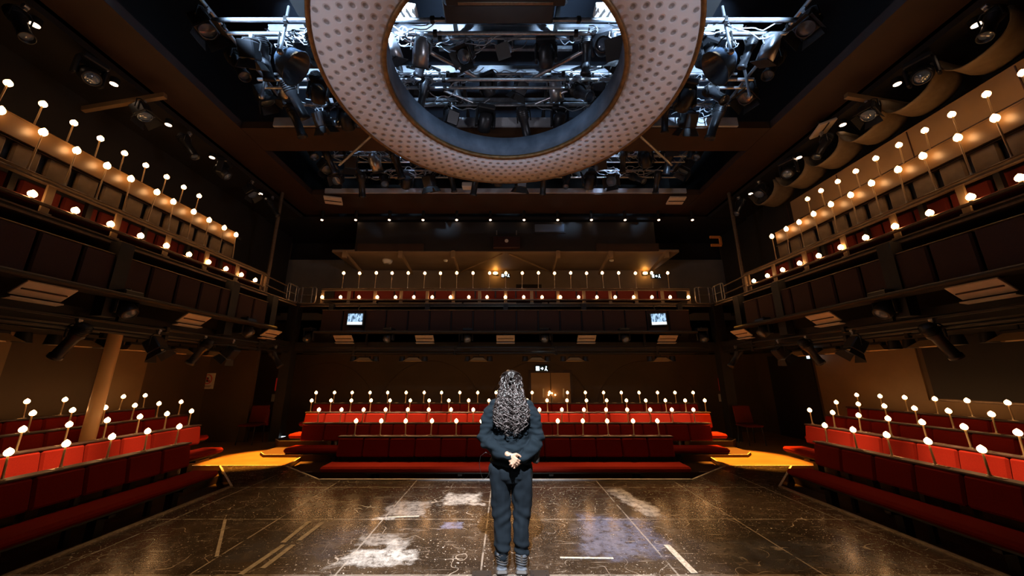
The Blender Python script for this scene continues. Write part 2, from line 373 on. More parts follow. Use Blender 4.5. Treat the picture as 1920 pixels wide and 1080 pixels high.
tb = balustrade('balustrade of the rear upper gallery above the hanging monitors', (-5.26, GY, 0), (5.26, GY, 0), 15)
def pipe_path(pts, r, name, m, parent): return MB().tube(pts, r, 8).build(name, m, parent)
def rounded(pts, rad, seg=5, closed=True):
    out = []; n = len(pts)
    for i in range(n):
        p0, p, p1 = Vector(pts[i-1]), Vector(pts[i]), Vector(pts[(i+1) % n])
        a = p+(p0-p).normalized()*rad; b = p+(p1-p).normalized()*rad
        for k in range(seg+1): t = k/seg; out.append(a*(1-t)**2+p*2*t*(1-t)+b*t*t)
    if closed: out.append(out[0])
    return out
for s, side in ((-1, 'left'), (1, 'right')):
    t = thing('corner_guardrail', f'pale tubular guardrail gate at the {side} corner of the upper gallery', 'guardrail', (s*5.95, GY, 3.62), 'corner guardrails')
    # link rails from the side balustrade to the corner
    for nm, z in (('upper_rail', 4.0), ('lower_rail', 3.78)): MB().cyl((s*GX, 8.3, z+.02), (s*5.93, GY-.55, z), .018).build(nm, M['rail'], t)
    MB().cyl((s*GX, 8.33, 3.62), (s*GX, 8.33, 4.05), .03).build('post', M['tan'], t)
    for nm, (a, b) in (('side_loop', ((s*5.93, GY-.55), (s*5.93, GY-.04))), ('rear_loop', ((s*5.93, GY-.02), (s*5.42, GY-.02)))):
        q = rounded([(a[0], a[1], 3.64), (b[0], b[1], 3.64), (b[0], b[1], 4.1), (a[0], a[1], 4.1)], .09)
        l = MB().tube(q, .02, 8).build(nm, M['galv'], t)
        MB().cyl((a[0], a[1], 3.87), (b[0], b[1], 3.87), .014).build('cross_bar', M['galv'], l)
        for f in (.22, .78): p = Vector((*a, 0)).lerp(Vector((*b, 0)), f); MB().cyl((p.x, p.y, 3.63), (p.x, p.y, 4.1), .022).build('upright', M['galv'], l)

c2, st2 = candle(.46, .04, 'bulb'), {}
c3, st3 = candle(.06, .042, 'bulb_rail'), {}
for k in range(21):
    put(c2, st2, (-4.70+.470*k, GY-.02, 4.067), f'{ORD[k]} tall candle lamp from the left on the rear gallery ledge', 'tall candle lamps on the rear gallery ledge')
    put(c3, st3, (-5.24+.5235*k, GY, 3.755), f'{ORD[k]} round bulb lamp from the left on the rear gallery rail', 'bulb lamps on the rear gallery rail')
for s, side, b0, bn, t0, tn, ts, u0, un, us in ((-1, 'left', 3.97, 10, 3.85-.374, 11, .374, 3.66, 9, .36), (1, 'right', 3.6, 11, 3.6, 11, .368, 3.51, 10, .352)):
    for k in range(bn): put(c3, st3, (s*GX, b0+.447*(bn-1-k), 3.755), f'{ORD[k]} round bulb lamp from the far end of the {side} gallery rail', f'bulb lamps on the {side} gallery rail').scale = (1, 1, 1)
    for k in range(tn): put(c2, st2, (s*(GX+.0), t0+ts*(tn-1-k), 4.067), f'{ORD[k]} tall candle lamp from the far end of the {side} gallery ledge', f'tall candle lamps on the {side} gallery ledge').scale = (1, 1, 1.22)
    for k in range(un): put(c2, st2, (s*6.3, u0+us*(un-1-k), 4.74), f'{ORD[k]} tall candle lamp from the far end of the {side} gallery back row', f'tall candle lamps on the upper {side} back row')

# gallery seats
def gseats(name, label, group, a, b, n, z0, z1, mt, th=.06, face='darkred', gap=.03, cap='rail'):
    a = Vector((*a, 0)); b = Vector((*b, 0)); d = (b-a).normalized(); L = (b-a).length; rot = Matrix.Rotation(math.atan2(d.y, d.x), 4, 'Z'); back = Vector((-d.y, d.x, 0))
    c = (a+b)/2; t = thing(name, label, 'bench', (c.x, c.y, z0), group); pw = L/n
    for i in range(n):
        MB().box(a+d*pw*(i+.5)+Vector((0, 0, (z0+z1)/2)), (pw-gap, th, z1-z0), rot, .02).build('backrest', M[mt], t)
    if mt != 'tanseat': MB().box(c-back*.2+Vector((0, 0, z0-.02)), (L, .30, .06), rot, .02).build('seat', M[face], t)
    MB().box(c+back*(th/2+.012)+Vector((0, 0, (z0+z1)/2)), (L, .016, z1-z0-.03), rot).build('back_board', M['black'], t)
    if cap: MB().box(c+back*.01+Vector((0, 0, z1+.006)), (L, .07, .012), rot, .004).build('cap_or_lit_edge', M[cap], t)  # on the lower gallery pads the tan strip paints in their lit top edge
    for k in range(4):
        p = a+d*L*(k+.5)/4; MB().box(p+back*.1+Vector((0, 0, z0-.14)), (.05, .05, .42), rot).build('leg', M['steel'], t)
M['pad'] = mat('brown_black_gallery_pads', (.06, .020, .011), .8, nz=(60, (.04, .014, .008), .2))
M['parapet'] = mat('brown_parapet_gloss_paint', (.17, .10, .042), .36, nz=(2, (.13, .075, .03), .2))
M['tanseat'] = mat('tan_seat_back', (.2, .135, .07), .7, nz=(12, (.15, .10, .05), .2))
M['darkred'] = mat('dark_red_gallery_fabric', (.12, .016, .009), .85, nz=(90, (.11, .014, .009), .15), spec=.2)
for s, side in ((-1, 'left'), (1, 'right')):
    e = (lambda y0, y1, X: ((s*X, y0), (s*X, y1)) if s < 0 else ((s*X, y1), (s*X, y0)))
    gseats('gallery_bench', f'front bench of dark red seats behind the {side} upper gallery balustrade', 'upper gallery benches', *e(.4, 8.2, 6.3), 17, 3.78, 4.10, 'darkred', cap=None)
    gseats('gallery_bench', f'rear bench of tan-backed seats above the {side} upper gallery ledge', 'upper gallery benches', *e(.4, 7.4, 6.07), 21, 4.12, 4.42, 'tanseat', gap=.07, face='black')
    struct(MB().box((s*6.02, 3.75, 4.57), (.04, 7.1, .26)).box((s*6.03, 3.75, 4.705), (.07, 7.1, .016)), 'partition', M['parapet'])
    for k in range(9): struct(MB().box((s*6.16, .6+.83*k, 4.1), (.06, .06, .95)), 'pillar', M['steel'])
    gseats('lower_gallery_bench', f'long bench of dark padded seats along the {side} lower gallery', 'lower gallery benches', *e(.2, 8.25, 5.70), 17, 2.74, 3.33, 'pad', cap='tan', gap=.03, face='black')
gseats('gallery_bench', 'front bench of dark red seats behind the rear upper gallery balustrade', 'upper gallery benches', (-5.2, GY+.55), (5.2, GY+.55), 17, 3.82, 4.22, 'darkred', gap=.04, cap=None)
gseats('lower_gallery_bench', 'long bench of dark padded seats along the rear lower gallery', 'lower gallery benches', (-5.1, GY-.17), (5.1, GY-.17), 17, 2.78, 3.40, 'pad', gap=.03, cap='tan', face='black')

# pillars of the galleries
for s in (-1, 1):
    for y in (4.95, 7.15, 8.45): struct(MB().box((s*5.72, y, 2.98), (.16, .2, 1.1)), 'pillar', M['black'])
    struct(MB().box((s*5.95, GY, 1.75), (.26, .26, 3.7)), 'pillar', M['black'])
    struct(MB().cyl((s*6.25, 8.9, 3.6), (s*6.25, 8.9, 6.6), .045, n=14), 'pillar', M['rail'])
for x in (-4.9, -2.2, 0.0, 2.2, 4.9): struct(MB().box((x, GY-.06, 3.15), (.13, .1, .9)), 'pillar', M['black'])
struct(MB().cyl((-6.3, 5.7, -.2), (-6.3, 5.7, 2.3), .088, n=24), 'pillar', mat('tan_column_paint', (.78, .47, .21), .3))

# tan stair sides and steps at the back corners of the lower gallery
for s, side in ((-1, 'left'), (1, 'right')):
    struct(MB().prism([(s*6.0, 8.75), (s*6.6, 8.75), (s*6.6, 8.83), (s*6.0, 8.83)][::s], 2.54, 3.2), 'partition', M['wallr'])
    t = thing('gallery_steps', f'short flight of dark steps at the {side} rear corner of the lower gallery', 'steps', (s*5.8, GY+.3, 2.54), 'corner gallery steps')
    for k in range(4): MB().box((s*(5.05+.06*k), GY+.32+.2*k, 2.6+.13*k), (1.1-.1*k, .22, .13)).build('step', M['ledge'], t)

# ------------------------------------------------------------------ walls and ceilings
struct(MB().box((-8.0, 4.2, 3.2), (.2, 17, 7.0)), 'wall_left', M['wall'])
struct(MB().box((8.0, 4.2, 3.2), (.2, 17, 7.0)), 'wall_right', M['wall'])
struct(MB().box((0, 11.5, 1.05), (16, .2, 2.5)), 'wall_back', M['wall'])
struct(MB().box((0, 12.15, 4.6), (16, .2, 2.2)), 'wall_back', M['wallg'])
struct(MB().box((0, -4.2, 3.6), (18, .2, 8)), 'wall_front', M['dark'])
struct(MB().box((-7.62, 4.2, 5.1), (.08, 15, 3.0)), 'wall_left', M['dark'])
struct(MB().box((7.62, 4.2, 5.1), (.08, 15, 3.0)), 'wall_right', M['dark'])
struct(MB().box((6.78, 3.6, 4.85), (.06, 8.0, 1.55)), 'wall_right', M['wallr'])
for k in range(6): struct(MB().box((6.745, 1.2+1.3*k, 5.0), (.012, .012, 1.2)), 'trim_%d' % (n_tr := n_tr+1), M['ledge'])
struct(MB().box((6.745, 3.6, 5.12), (.012, 8.0, .012)), 'trim_%d' % (n_tr := n_tr+1), M['ledge'])
for s in (-1, 1): struct(MB().box((s*6.45, 3.9, 4.68), (.7, 7.4, .05)), 'gallery_floor', M['black'])
# underside soffit over the rear gallery + black technical level front
struct(MB().box((0, 11.15, 5.34), (10.6, 2.0, .08)), 'ceiling_slab', M['soffit'])
struct(MB().box((0, 10.16, 5.8), (9.2, .08, .95)), 'partition', M['dark'])
struct(MB().box((-3.5, 10.09, 5.43), (2.0, .06, .22)), 'trim_%d' % (n_tr := n_tr+1), M['brown'])
struct(MB().box((3.7, 10.09, 5.43), (1.9, .06, .22)), 'trim_%d' % (n_tr := n_tr+1), M['brown'])
struct(MB().box((0, 12.3, 7.0), (18, .1, 4.4)), 'wall_back', M['dark'])
# brown slabs framing the open lighting grid
for s in (-1, 1): struct(MB().box((s*5.94, 4.0, 6.68), (.88, 15, .16)), 'ceiling_slab', M['brown'])
for s in (-1, 1): struct(MB().box((s*7.1, 4.0, 6.5), (1.4, 15, .1)), 'ceiling_slab', M['dark'])
struct(MB().box((0, 6.64, 6.68), (10.98, .76, .16)), 'ceiling_slab', M['brown'])
struct(MB().box((0, 9.6, 6.68), (10.98, 1.2, .16)), 'ceiling_slab', M['brown'])
struct(MB().box((0, 11.2, 6.45), (16, 2.0, .1)), 'ceiling_slab', M['dark'])
struct(MB().box((0, 6.235, 6.72), (9.6, .05, .2)), 'beam', M['steelbeam'])
struct(MB().box((0, 8.975, 6.70), (10.2, .05, .14)), 'beam', M['steelbeam'])
struct(MB().box((0, 4.2, 9.2), (18, 17, .12)), 'ceiling', mat('blue_black_ceiling', (.009, .014, .024), .8, nz=(.6, (.002, .003, .006), .18)))
for s in (-1, 1): struct(MB().box((s*6.4, 4.2, 8.0), (.1, 17, 2.5)), 'wall_left' if s < 0 else 'wall_right', M['dark'])
# side wall detail under the galleries
struct(MB().box((-7.3, 9.66, 1.05), (1.3, .1, 2.5)), 'partition', M['wall'])
for k, (y0, y1) in enumerate(((5.05, 5.65), (7.0, 7.9))): struct(MB().box((-7.88, (y0+y1)/2, 1.5), (.03, y1-y0, 1.6)), 'trim_%d' % (n_tr := n_tr+1), M['wallr'])
struct(MB().box((7.89, 4.6, 1.75), (.03, 4.3, 1.05)), 'window_1', M['dark'])
struct(MB().box((7.87, 4.6, 1.2), (.06, 4.4, .03)), 'trim_%d' % (n_tr := n_tr+1), M['rail'])
struct(MB().box((7.86, 4.3, .7), (.04, 5.4, .96)), 'trim_%d' % (n_tr := n_tr+1), M['wallr'])
struct(MB().box((7.88, 8.0, 1.0), (.03, 2.3, 2.3)), 'trim_%d' % (n_tr := n_tr+1), M['wallr'])
struct(MB().box((7.87, 10.0, 1.0), (.05, 1.5, 2.4)), 'door_1', M['dark'])
# arches drawn on the rear wall by projecting ribs
for xc, rad in ((-2.35, 1.65), (1.05, 1.65), (4.4, 1.65), (-5.6, 1.6)):
    pts = [(xc+rad*math.cos(R(a)), 11.4, .35+rad*math.sin(R(a))*1.05) for a in range(0, 181, 6)]; pts = [(xc+rad, 11.4, -.1)]+pts+[(xc-rad, 11.4, -.1)]
    struct(MB().tube(pts, .02, 6), 'trim_%d' % (n_tr := n_tr+1), M['wall'])
struct(MB().box((0, 11.38, .72), (11, .03, .04)), 'trim_%d' % (n_tr := n_tr+1), M['ledge'])
# double door
t = thing('double_door', 'lit ochre double door in the rear wall right of the person, exit sign above', 'door', (1.4, 11.38, -.2))
MB().box((1.4, 11.385, .82), (1.36, .05, 2.0)).build('frame', M['ledge'], t)
for k in (-1, 1):
    lf = MB().box((1.4+k*.31, 11.36, .80), (.6, .04, 1.86), bev=.006).build('door_leaf', mat('ochre_door_paint', (.34, .19, .08), .4) if k < 0 else bpy.data.materials['ochre_door_paint'], t)
    MB().box((1.4+k*.31+.08, 11.335, 1.12), (.05, .012, .26)).build('finger_plate', M['plate'], lf)
# gallery wall doorway
struct(MB().box((.82, 12.04, 4.2), (.9, .03, 1.15)), 'door_2', M['dark'])

# ------------------------------------------------------------------ small wall and soffit things
def exitsign(x, y, z, w, lab, arrow=1):
    t = thing('exit_sign', lab, 'sign', (x, y, z), 'illuminated exit signs')
    MB().box((x, y, z), (w, .06, w*.42), bev=.006).build('housing', M['signgreen'], t)
    mb = MB(); u = w*.5; f = y-.033
    # running figure in a doorway, arrow: the pictogram
    mb.box((x-u*.62, f, z), (u*.5, .004, u*.62))
    mb.box((x+u*.02, f, z), (u*.36, .004, u*.13)); 
    for q in (-1, 1): mb.box((x+u*.12, f, z+q*u*.09), (u*.26, .004, u*.1), Matrix.Rotation(R(45*q), 4, 'Y'))
    mb.sph((x+u*.66, f, z+u*.25), u*.09, (1, .3, 1), 8, 6)
    mb.box((x+u*.62, f, z+u*.05), (u*.13, .004, u*.3), Matrix.Rotation(R(15), 4, 'Y'))
    mb.box((x+u*.72, f, z-u*.2), (u*.1, .004, u*.32), Matrix.Rotation(R(-35), 4, 'Y')); mb.box((x+u*.52, f, z-u*.18), (u*.1, .004, u*.3), Matrix.Rotation(R(40), 4, 'Y'))
    mb.build('pictogram', M['signlit'], t)
exitsign(1.13, 11.3, 1.86, .42, 'lit exit sign with running figure above the rear double door')
exitsign(0.0, 11.95, 5.07, .32, 'lit exit sign on the gallery wall above the rear ledge, centre')
exitsign(5.3, 11.95, 5.05, .36, 'lit exit sign at the right end of the rear gallery wall')
exitsign(7.75, 9.1, 2.1, .3, 'small lit exit sign under the right gallery near the dark doorway')
for x, lab in ((-.36, 'centre'), (4.95, 'right end')):
    t = thing('bulkhead_lamp', f'glowing amber bulkhead lamp on the rear gallery wall, {lab}', 'lamp', (x, 11.9, 5.17), 'amber bulkhead lamps')
    MB().box((x, 12.02, 5.17), (.18, .05, .12), bev=.01).build('backplate', M['steel'], t)
    MB().sph((x, 11.96, 5.17), .07, (1.25, .6, .7)).build('glass', M['amber'], t)
def disc(name, x, y, z, r, h, lab, cat, m='white'):
    t = thing(name, lab, cat, (x, y, z)); MB().lathe([(0, -h), (r*.75, -h), (r, -h*.4), (r, 0), (0, 0)], (x, y, z), 20).build('body', M[m], t)
    MB().cyl((x, y, z-h-.008), (x, y, z-h), r*.35).build('sensor', M['plate'], t)
disc('smoke_alarm', -3.85, 10.9, 5.30, .16, .12, 'wide white ceiling dome on the rear soffit, left', 'alarm')
disc('smoke_alarm', -1.95, 10.9, 5.30, .07, .06, 'small round detector on the rear soffit left of centre', 'alarm')
disc('smoke_alarm', 3.45, 10.9, 5.30, .07, .06, 'small round detector on the rear soffit right of centre', 'alarm')
# soffit brackets
for k, x in enumerate((-4.9, -3.2, -1.6, 1.6, 3.2, 4.9)):
    t = MB().box((x, 10.85, 5.17), (.05, 1.5, .09), Matrix.Rotation(R(-10), 4, 'X')).box((x, 10.15, 5.22), (.12, .1, .22)).build('soffit_bracket', M['tan'], loc=(x, 10.8, 5.2))
    tag(t, f'{ORD[k]} sloping bracket from the left under the rear gallery soffit', 'bracket', 'soffit brackets')
for s in (-1, 1): tag(MB().cyl((s*.1, 10.2, 5.26), (s*1.55, 11.6, 5.1), .025).build('brace_rod', M['tan'], loc=(s*.8, 10.9, 5.2)), f'slanting brace rod under the rear soffit, {"left" if s<0 else "right"} of the small box', 'rod')
# small plant box at the centre of the black technical front
t = thing('control_cabinet', 'small dark cabinet with pale badge at the middle of the black technical level', 'cabinet', (0, 10.05, 5.5))
MB().box((.03, 10.02, 5.55), (.8, .16, .36), bev=.01).build('body', M['ledge'], t); MB().cyl((.03, 9.925, 5.58), (.03, 9.94, 5.58), .055, n=16).build('badge', M['white'], t)
for k in (-1, 1): MB().box((.03+k*.3, 9.95, 5.85), (.03, .03, .14)).build('bracket', M['galv'], t)
t = thing('projection_window', 'small pane reflecting blue light on the black technical level', 'window', (1.1, 10.1, 6.0))
MB().box((1.35, 10.09, 6.05), (1.0, .04, .32)).build('frame', M['black'], t); MB().box((1.35, 10.06, 6.05), (.9, .02, .24)).build('glass', M['lens'], t)

# fire points and red signs at the back corners
for s, X, side in ((-1, -7.05, 'left'), (1, 6.75, 'right')):
    y = 11.36 if s > 0 else 11.36
    t = thing('fire_sign', f'plain red fire notice on the back wall, {side} corner above the extinguishers', 'sign', (X, y, 1.3), 'red fire notices')
    MB().box((X, y, 1.38), (.22, .02, .38)).build('panel', M['redsign'], t)
    for k in (-1, 1): MB().box((X+k*.13, y, .98), (.09, .01, .22)).build('notice', M['signwhite'], t)
    for k in (-1, 1):
        if s > 0 and k > 0: continue
        xx = X+k*.14 if s < 0 else X+.06
        t = thing('fire_extinguisher', f'red fire extinguisher on the wall in the {side} back corner' + (f', {"left" if k<0 else "right"} of the pair' if s < 0 else ''), 'extinguisher', (xx, y-.12, .2), 'fire extinguishers')
        MB().lathe([(0, 0), (.075, 0), (.08, .02), (.08, .38), (.06, .44), (.025, .47), (.025, .5), (0, .5)], (xx, y-.12, .2), 16).build('cylinder', M['redpaint'], t)
        MB().box((xx, y-.12, .73), (.03, .1, .03)).box((xx, y-.15, .77), (.025, .12, .015), Matrix.Rotation(R(12), 4, 'X')).build('handle', M['steel'], t)
        MB().tube([(xx+.02, y-.12, .72), (xx+.09, y-.13, .66), (xx+.1, y-.13, .5), (xx+.09, y-.13, .36)], .012, 8).build('hose', M['black'], t)
        MB().box((xx, y-.205, .42), (.1, .004, .16)).build('label', M['signwhite'], t)
# no-entry style warning notice on the left partition
t = thing('warning_notice', 'white notice with red barred circle on the wall under the left gallery', 'sign', (-7.85, 9.58, 1.5))
sx, sy, szz = -7.86+.0, 9.60, 1.50
MB().box((sx, sy, szz), (.36, .015, .40)).build('board', M['signwhite'], t)
mb = MB(); q = [(sx+.115*math.cos(R(a)), sy-.012, szz+.045+.115*math.sin(R(a))) for a in range(0, 361, 15)]; mb.tube(q, .012, 6); mb.cyl((sx-.08, sy-.012, szz+.125), (sx+.08, sy-.012, szz-.035), .011); mb.build('red_symbol', M['redpaint'], t)
MB().box((sx, sy-.009, szz+.04), (.05, .004, .1)).box((sx+.02, sy-.009, szz+.0), (.09, .004, .04)).build('black_symbol', M['black'], t)
mb = MB(); [mb.box((sx, sy-.009, szz-.125-.025*k), (.26-.06*k, .004, .010)) for k in range(2)]; mb.build('text_lines', M['black'], t)

# dark stacked chair and floor light in the corners
for s, X, Y, side in ((-1, -6.35, 9.4, 'left'), (1, 6.05, 9.3, 'right')):
    t = thing('stacking_chair', f'dark stacking chair standing in the {side} back corner', 'chair', (X, Y, 0), 'dark chairs in the back corners')
    MB().box((X, Y, .44), (.44, .42, .05), bev=.015).build('seat', M['darkred'], t)
    MB().box((X, Y+.2, .68), (.44, .05, .42), Matrix.Rotation(R(-8), 4, 'X'), .015).build('backrest', M['darkred'], t)
    for i in (-1, 1):
        for j in (-1, 1): MB().cyl((X+i*.2, Y+j*.2, 0), (X+i*.18, Y+j*.17, .43), .012, n=8).build('leg', M['steel'], t)
    t = thing('floor_uplight', f'small bright floor light beside the dark chair in the {side} back corner', 'lamp', (X+s*-.55, Y+.5, 0), 'corner floor lights')
    MB().box((X-s*.55+.0, Y+.5, .06), (.26, .16, .12), bev=.01).build('body', M['steel'], t); MB().box((X-s*.55, Y+.41, .08), (.2, .012, .06)).build('lens', M['signlit'], t)
# wall sconce near the double door
t = thing('candelabra', 'small three-armed candelabra standing before the rear double door', 'lamp', (1.42, 11.2, .7))
mb = MB().cyl((1.42, 11.25, .9), (1.42, 11.25, 1.08), .012); [mb.tube([(1.42, 11.25, .95), (1.42+k*.06, 11.25, .95), (1.42+k*.1, 11.25, 1.03)], .008, 6) for k in (-1, 1)]; mb.box((1.42, 11.3, .92), (.05, .1, .2)); mb.build('arms', M['plate'], t)
for k in (-1, 0, 1): MB().sph((1.42+k*.1, 11.25, 1.07+(.05 if k == 0 else 0)), .022).build('bulb', M['bulb'], t)
# monitors below the rear gallery
def screen_mat():
    m = bpy.data.materials.new('monitor_picture'); m.use_nodes = True; nt = m.node_tree; N = nt.nodes; L = nt.links; b = N['Principled BSDF']
    tc = N.new('ShaderNodeTexCoord'); sp = N.new('ShaderNodeSeparateXYZ'); L.new(tc.outputs['Object'], sp.inputs[0])
    n = N.new('ShaderNodeTexNoise'); n.inputs['Scale'].default_value = 13; n.inputs['Detail'].default_value = 4; mp = N.new('ShaderNodeMapping'); mp.inputs['Scale'].default_value = (1.6, 1, .7); L.new(tc.outputs['Object'], mp.inputs[0]); L.new(mp.outputs[0], n.inputs['Vector'])
    r = N.new('ShaderNodeValToRGB'); e = r.color_ramp.elements; e[0].position = .42; e[0].color = (.03, .07, .13, 1); e[1].position = .56; e[1].color = (.45, .68, .95, 1); L.new(n.outputs['Fac'], r.inputs[0])
    g = N.new('ShaderNodeMath'); g.operation = 'LESS_THAN'; g.inputs[1].default_value = -.075; L.new(sp.outputs[2], g.inputs[0])
    mx = N.new('ShaderNodeMix'); mx.data_type = 'RGBA'; mx.inputs[7].default_value = (.9, .97, 1, 1); L.new(g.outputs[0], mx.inputs[0]); L.new(r.outputs[0], mx.inputs[6])
    L.new(mx.outputs[2], b.inputs['Emission Color']); b.inputs['Emission Strength'].default_value = 1.25; b.inputs['Base Color'].default_value = (.01, .01, .01, 1); return m
M['screen'] = screen_mat()
for s, lab in ((-1, 'left'), (1, 'right')):
    X = -4.1 if s < 0 else 4.17; y, z = GY-.32, 3.13
    t = thing('show_monitor', f'small glowing monitor hung under the rear gallery, {lab} of the two', 'monitor', (X, y, z), 'show relay monitors')
    MB().box((X, y+.05, z), (.46, .08, .36), bev=.008).build('casing', M['black'], t)
    MB().box((X, y, z), (.40, .012, .30)).build('screen', M['screen'], t)
    MB().cyl((X, y+.08, z+.15), (X, y+.22, z+.42), .014).build('hanger', M['steel'], t)
    t.rotation_euler = (0, R(-2*s if s > 0 else 0), 0)

# ------------------------------------------------------------------ lanterns
def lantern(kind):
    t = thing({'par': 'par_lantern', 'profile': 'profile_spotlight', 'fresnel': 'fresnel_spotlight', 'moving': 'moving_head_light', 'flood': 'flood_lamp'}[kind], 'x', 'spotlight')
    if kind in ('par', 'profile', 'fresnel'):
        MB().box((0, 0, -.03), (.05, .05, .09), bev=.008).cyl((-.03, 0, .0), (.03, 0, .0), .035).build('clamp', M['alu'], t)
        w = .15 if kind != 'profile' else .12
        MB().tube([(-w, 0, -.28), (-w, 0, -.12), (-w*.6, 0, -.07), (w*.6, 0, -.07), (w, 0, -.12), (w, 0, -.28)], .012, 6).build('yoke', M['steel' if kind != 'par' else 'alu'], t)
        m = Matrix.Rotation(R(-145), 4, 'X'); c = (0, 0, -.28)       # axis of the beam: forward and down
    if kind == 'par':
        MB().lathe([(.03, -.2), (.07, -.19), (.10, -.12), (.125, -.02), (.125, .2), (.115, .2), (.115, -.02), (.0, -.1)], c, 18, m).build('can', M['alu'], t)
        MB().lathe([(0, .10), (.113, .08)], c, 18, m).build('lens', M['lens'], t)
        MB().box(Vector(c)+m.to_3x3() @ Vector((0, 0, .215)), (.27, .27, .012), m).build('colour_frame', M['black'], t)
    elif kind == 'profile':
        MB().lathe([(0, -.26), (.08, -.25), (.10, -.16), (.10, -.05), (.075, .0), (.075, .30), (.09, .31), (.09, .36), (.078, .36), (.07, .3), (0, .3)], c, 14, m).build('barrel', M['blackmetal'], t)
        MB().lathe([(0, .325), (.07, .31)], c, 14, m).build('lens', M['lens'], t)
        mb = MB(); [mb.lathe([(.10, -.22+.03*k), (.112, -.215+.03*k), (.10, -.21+.03*k)], c, 14, m) for k in range(5)]; mb.build('cooling_fins', M['steel'], t)
    elif kind == 'fresnel':
        MB().box(Vector(c), (.24, .24, .26), m, .02).build('housing', M['blackmetal'], t)
        MB().lathe([(0, .15), (.06, .145), (.10, .13), (.115, .13), (.115, .16), (.10, .16)], c, 16, m).build('lens', M['lens'], t)
        for k in range(4):
            q = m @ Matrix.Rotation(R(90*k), 4, 'Z') @ Matrix.Translation((0, .12, .135)) @ Matrix.Rotation(R(-30), 4, 'X')
            MB().add([Vector(c)+(q @ v) for v in [Vector((sx*(.11 if z < .05 else .14), sy, z)) for sx in (-1, 1) for sy in (-.002, .002) for z in (0, .14)]], [(0,1,3,2), (4,6,7,5), (0,4,5,1), (2,3,7,6), (0,2,6,4), (1,5,7,3)]).build('barn_door', M['black'], t)
    elif kind == 'moving':
        MB().box((0, 0, -.07), (.34, .26, .10), bev=.02).cyl((0, 0, -.02), (0, 0, .02), .03).build('base', M['blackmetal'], t)
        for k in (-1, 1): MB().box((k*.17, 0, -.27), (.05, .13, .34), bev=.02).build('arm', M['blackmetal'], t)
        m = Matrix.Rotation(R(-130), 4, 'X')
        MB().lathe([(0, -.17), (.09, -.16), (.13, -.08), (.14, .06), (.125, .17), (.10, .19), (.10, .17), (0, .15)], (0, 0, -.32), 20, m).build('head', M['blackmetal'], t)
        MB().lathe([(0, .20), (.06, .19), (.10, .165)], (0, 0, -.32), 18, m).build('lens', M['lens'], t)
    elif kind == 'flood':
        MB().cyl((0, 0, 0), (0, 0, -.07), .012).box((0, 0, -.09), (.30, .1, .06), bev=.01).build('hanger', M['black'], t)
        a = .26; b_ = .13
        MB().add([(-a, -b_, -.2), (a, -b_, -.2), (a, b_, -.2), (-a, b_, -.2), (-.12, -.05, -.1), (.12, -.05, -.1), (.12, .05, -.1), (-.12, .05, -.1)],
                 [(0, 1, 5, 4), (1, 2, 6, 5), (2, 3, 7, 6), (3, 0, 4, 7), (4, 5, 6, 7)]).build('reflector', M['stem'], t)
        for k in (-1, 1): MB().cyl((k*.31, 0, -.06), (k*.31, 0, -.2), .07, .09, 14).build('side_lamp', M['blackmetal'], t)
    return t
LAN = {k: (lantern(k), {}) for k in ('par', 'profile', 'fresnel', 'moving', 'flood')}
KN = {'par': 'silver par can', 'profile': 'black profile spotlight', 'fresnel': 'black box spotlight with barn doors', 'moving': 'black moving-head light', 'flood': 'dark flood lamp with lit reflector'}
def lan(kind, loc, rz, lab, grp, sc=None, tilt=0):
    p, st = LAN[kind]; return spawn(p, st, loc, (R(tilt), 0, R(rz)), lab, grp, sc)

# lighting bars: rear and side gallery edges
def bar(a, b, r, lab, m='alu', name='lighting_bar', group='lighting bars'):
    c = (Vector(a)+Vector(b))/2; t = thing(name, lab, 'bar', c, group)
    MB().cyl(a, b, r, n=12).build('tube', M[m], t)
    d = (Vector(b)-Vector(a)); n = max(2, int(d.length/2.2))
    for k in range(n):
        p = Vector(a)+d*((k+.5)/n); MB().box(p, (.07, .07, .10), bev=.01).build('clamp', M['steel'], t)
    return t
for s, side in ((-1, 'left'), (1, 'right')):
    bar((s*5.62, .2, 2.36), (s*5.62, 9.2, 2.36), .024, f'dark lighting bar along the {side} lower gallery edge', 'steel')
    bar((s*5.62, .2, 2.22), (s*5.62, 9.2, 2.22), .02, f'lower dark lighting bar beneath the {side} lower gallery edge', 'steel')
    bar((s*6.5, .2, 2.26), (s*6.5, 9.0, 2.26), .018, f'inner lighting bar beneath the {side} lower gallery', 'steel')
bar((-5.4, GY-.3, 2.36), (5.4, GY-.3, 2.36), .024, 'dark lighting bar along the rear lower gallery edge', 'steel')
bar((-5.4, GY-.3, 2.22), (5.4, GY-.3, 2.22), .02, 'lower dark lighting bar beneath the rear lower gallery edge', 'steel')
# house lights: shallow cream troughs
def trough(loc, rz, lab):
    t = thing('house_light', lab, 'light fitting', (0, 0, 0), 'cream trough house lights')
    MB().box((0, 0, 0), (.62, .30, .035), bev=.008).build('tray', M['housing'], t)
    MB().box((0, .18, -.05), (.62, .02, .13), Matrix.Rotation(R(-60), 4, 'X')).build('back_reflector', M['housing'], t)
    MB().cyl((-.27, 0, -.025), (.27, 0, -.025), .013, n=10).build('tube', M['ledge'], t)
    MB().box((0, .1, .12), (.10, .10, .16)).build('bracket', M['black'], t)
    t.scale = (.8, .8, .8); t.location = loc; t.rotation_euler = (Matrix.Rotation(R(rz), 3, 'Z') @ Matrix.Rotation(R(-38), 3, 'X')).to_euler(); return t
for k, x in enumerate((-4.4, -2.2, 0.0, 2.2, 4.4)): trough((x, GY-.22, 2.62), 0, f'{ORD[k]} cream trough light from the left under the rear gallery')
